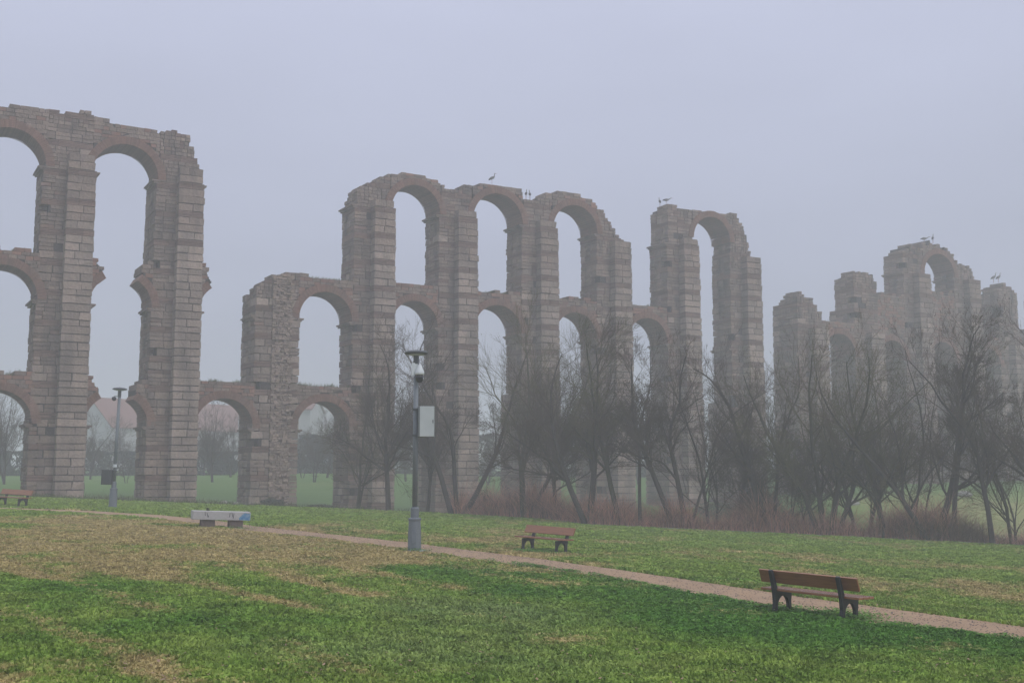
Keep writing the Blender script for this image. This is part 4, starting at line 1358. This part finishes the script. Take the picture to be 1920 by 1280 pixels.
# camera on the near lamp
cm = empty('security_camera', (c1.x, c1.y, c1.z))
tag(cm, 'white dome security camera fixed near the top of the near lamp post', 'camera')
mb = MB(); mb.box((-.075, -.10, 5.42), (.10, .10, .40)); mb.box((.01, -.10, 5.47), (.09, .06, .24)); mb.build('bracket', M['white_paint'], cm, bevel=.01)
mb = MB(); mb.lathe([(.025, 5.58), (.05, 5.55), (.08, 5.47), (.125, 5.38), (.14, 5.31), (.13, 5.25)], 20, (.12, -.16, 0)); mb.build('housing', M['white_paint'], cm, smooth=True)
mb = MB(); mb.lathe([(.105, 5.255), (.11, 5.17), (.095, 5.07), (.05, 5.02), (.001, 5.01)], 20, (.12, -.16, 0)); mb.build('lens_dome', M['dark_glass'], cm, smooth=True)
# cabinet
cab = empty('control_cabinet', (c1.x, c1.y, c1.z))
tag(cab, 'pale grey metal cabinet clamped to the right side of the near lamp post', 'cabinet')
mb = MB()
mb.box((.335, -.10, 3.85), (.50, .26, .92)); mb.build('case', M['cabinet_side_shaded'], cab, rz) if False else mb.build('case', M['cabinet_side_shaded'], cab, bevel=.012)
mb = MB(); mb.box((.36, -.238, 3.85), (.43, .02, .90)); dr_ = mb.build('door', M['cabinet'], cab, bevel=.006)
mb = MB(); mb.box((.54, -.256, 3.85), (.025, .02, .10)); mb.build('lock', M['lamp_dark'], dr_)
for z in (4.22, 3.44):
    mb = MB(); mb.box((.08, -.09, z), (.22, .08, .06)); mb.lathe([(.10, z - .03), (.10, z + .03)], 16); mb.build('clamp', M['lamp_dark'], cab)

c2 = hit(211, 952)
l2 = lamp_post(c2, R(1.3))
tag(l2, 'slightly leaning lamp post at left with a dark box low on its pole', 'lamp post', 'disc topped lamp posts')
M2 = l2.matrix_basis
bx2 = empty('equipment_box', (c2.x, c2.y, c2.z)); bx2.rotation_euler = (0, R(1.3), 0)
tag(bx2, 'dark square equipment box strapped low on the leaning lamp post', 'equipment box')
mb = MB(); mb.box((-.33, -.08, 1.52), (.52, .28, .74)); mb.build('case', M['dark_box'], bx2, bevel=.015)
mb = MB(); mb.box((-.35, -.232, 1.52), (.44, .02, .66)); mb.build('door', M['dark_box'], bx2, bevel=.006)
for z in (1.83, 1.22):
    mb = MB(); mb.box((-.05, -.05, z), (.18, .1, .05)); mb.lathe([(.11, z - .03), (.11, z + .03)], 16); mb.build('clamp', M['lamp_dark'], bx2)
cm2 = empty('security_camera', (c2.x, c2.y, c2.z)); cm2.rotation_euler = (0, R(1.3), 0)
tag(cm2, 'tiny dark dome camera on an arm high on the leaning lamp post', 'camera')
mb = MB(); mb.tube([(-.02, -.08, 5.55), (-.2, -.12, 5.58), (-.22, -.12, 5.52)], .02, 6); mb.build('bracket', M['lamp'], cm2)
mb = MB(); mb.lathe([(.04, 5.54), (.10, 5.52), (.115, 5.44), (.09, 5.36), (.001, 5.32)], 14, (-.22, -.12, 0)); mb.build('lens_dome', M['dark_glass'], cm2, smooth=True)
st = MB(); st.lathe([(.084, 2.05), (.084, 2.2)], 14); o = st.build('sticker', M['white_paint'], l2)

# ------------------------------------------------------------------ storks on the ruins
def stork(s, z, ang, pose, label, sc_=1.0):
    p = Vector((AX, AY, 0)) + U * s + NN * .9
    root = empty('white_stork', (p.x, p.y, z), ang); root.scale = (sc_,) * 3
    tag(root, label, 'stork', 'storks perched on the ruin')
    lean = {'up': .55, 'low': .12}[pose]
    mb = MB()
    # body, neck and head: one continuous tube
    b0 = Vector((-.36, 0, .62 - lean * .12)); b = []
    cl = math.cos(lean); sl = math.sin(lean)
    for (t, r_) in ((-.42, .02), (-.3, .07), (-.12, .13), (.06, .15), (.2, .12), (.28, .075)):
        b.append((Vector((t * cl, 0, .68 + t * sl)), r_))
    if pose == 'up':
        b += [(Vector((.28, 0, .98)), .045), (Vector((.27, 0, 1.08)), .035), (Vector((.29, 0, 1.18)), .035), (Vector((.34, 0, 1.21)), .045), (Vector((.40, 0, 1.20)), .02)]
        bk = [(.39, 0, 1.20), (.58, 0, 1.15)]
    else:
        b += [(Vector((.42, 0, .80)), .045), (Vector((.54, 0, .88)), .035), (Vector((.62, 0, .90)), .04), (Vector((.67, 0, .89)), .02)]
        bk = [(.66, 0, .89), (.86, 0, .86)]
    mb.tube([q[0] for q in b], [q[1] for q in b], 12)
    mb.build('body', M['feather'], root, smooth=True)
    w = MB(); w.tube([(-.48 * cl, 0, .66 - .46 * sl), (-.25 * cl, 0, .70 - .22 * sl), (.0, 0, .73)], [.02, .10, .13], 10); w.build('wing', M['feather_dark'], root, smooth=True)
    q = MB(); q.tube(bk, [.018, .004], 6); q.build('beak', M['beak'], root)
    for y in (-.05, .05):
        l = MB(); l.tube([(-.02, y, .6), (.0, y, .3), (-.01, y, 0)], [.02, .014, .012], 6); l.build('leg', M['beak'], root)
    return root


for (px, py, ang, pose, lab) in [(923, 345, 0, 'up', 'stork standing alone on the crown of the middle top arch'), (987, 374, 80, 'up', 'stork in the dip between two top arches, left of a pair'), (994, 375, 100, 'up', 'stork in the dip between two top arches, right of a pair'),
                                 (1238, 388, 100, 'up', 'small stork at the left end of the tall pier top'), (1250, 385, 0, 'low', 'stork stretched forward on the tall pier top beside a smaller one'), (1734, 458, 0, 'low', 'stork bending forward on the far broken arch'),
                                 (1750, 457, 60, 'up', 'stork standing upright on the far broken arch'), (1864, 530, 10, 'up', 'stork on the farthest pier top, left of a pair'), (1873, 530, 20, 'up', 'stork on the farthest pier top, right of a pair')]:
    s, z = sz(px, py, FR - .4)
    k = min(SECT, key=lambda q: abs(pc(q) - s))
    stork(s, z, AROT * 0 + R(ang), pose, lab, .75 if px < 1700 else .9)

# small plant tuft standing on the concrete bench
tf_ = leafy('plant_tuft', (c.x, c.y, c.z), .05, .05, .07, 160, M['weed'], 'tiny dark green tuft lying on top of the concrete bench', 'plant', 88, size=(.02, .035))
cc = Matrix.Rotation(R(21), 3, 'Z') @ Vector((-.45, .1, .60)); tf_.location = (c.x + cc.x, c.y + .2 + cc.y, c.z + cc.z)

# ------------------------------------------------------------------ haze
hz = MB()
zlo = float(zf.min()) - 1.0
hz.box((0, 345, (zlo + 27.9) / 2), (1396, 822, 27.9 - zlo))
ho = hz.build('haze', [])
ho.data.materials.clear()
hm = bpy.data.materials.new('haze'); hm.use_nodes = True
N, L = hm.node_tree.nodes, hm.node_tree.links
N.remove(N['Principled BSDF'])
pv = N.new('ShaderNodeVolumePrincipled')
pv.inputs['Color'].default_value = (.95, .96, 1.0, 1)
pv.inputs['Density'].default_value = HAZE_DENSITY
pv.inputs['Anisotropy'].default_value = 0.0
L.new(pv.outputs[0], N['Material Output'].inputs['Volume'])
ho.data.materials.append(hm)
tag(ho, 'even pale lavender grey fog filling the whole valley', 'fog', kind='stuff')
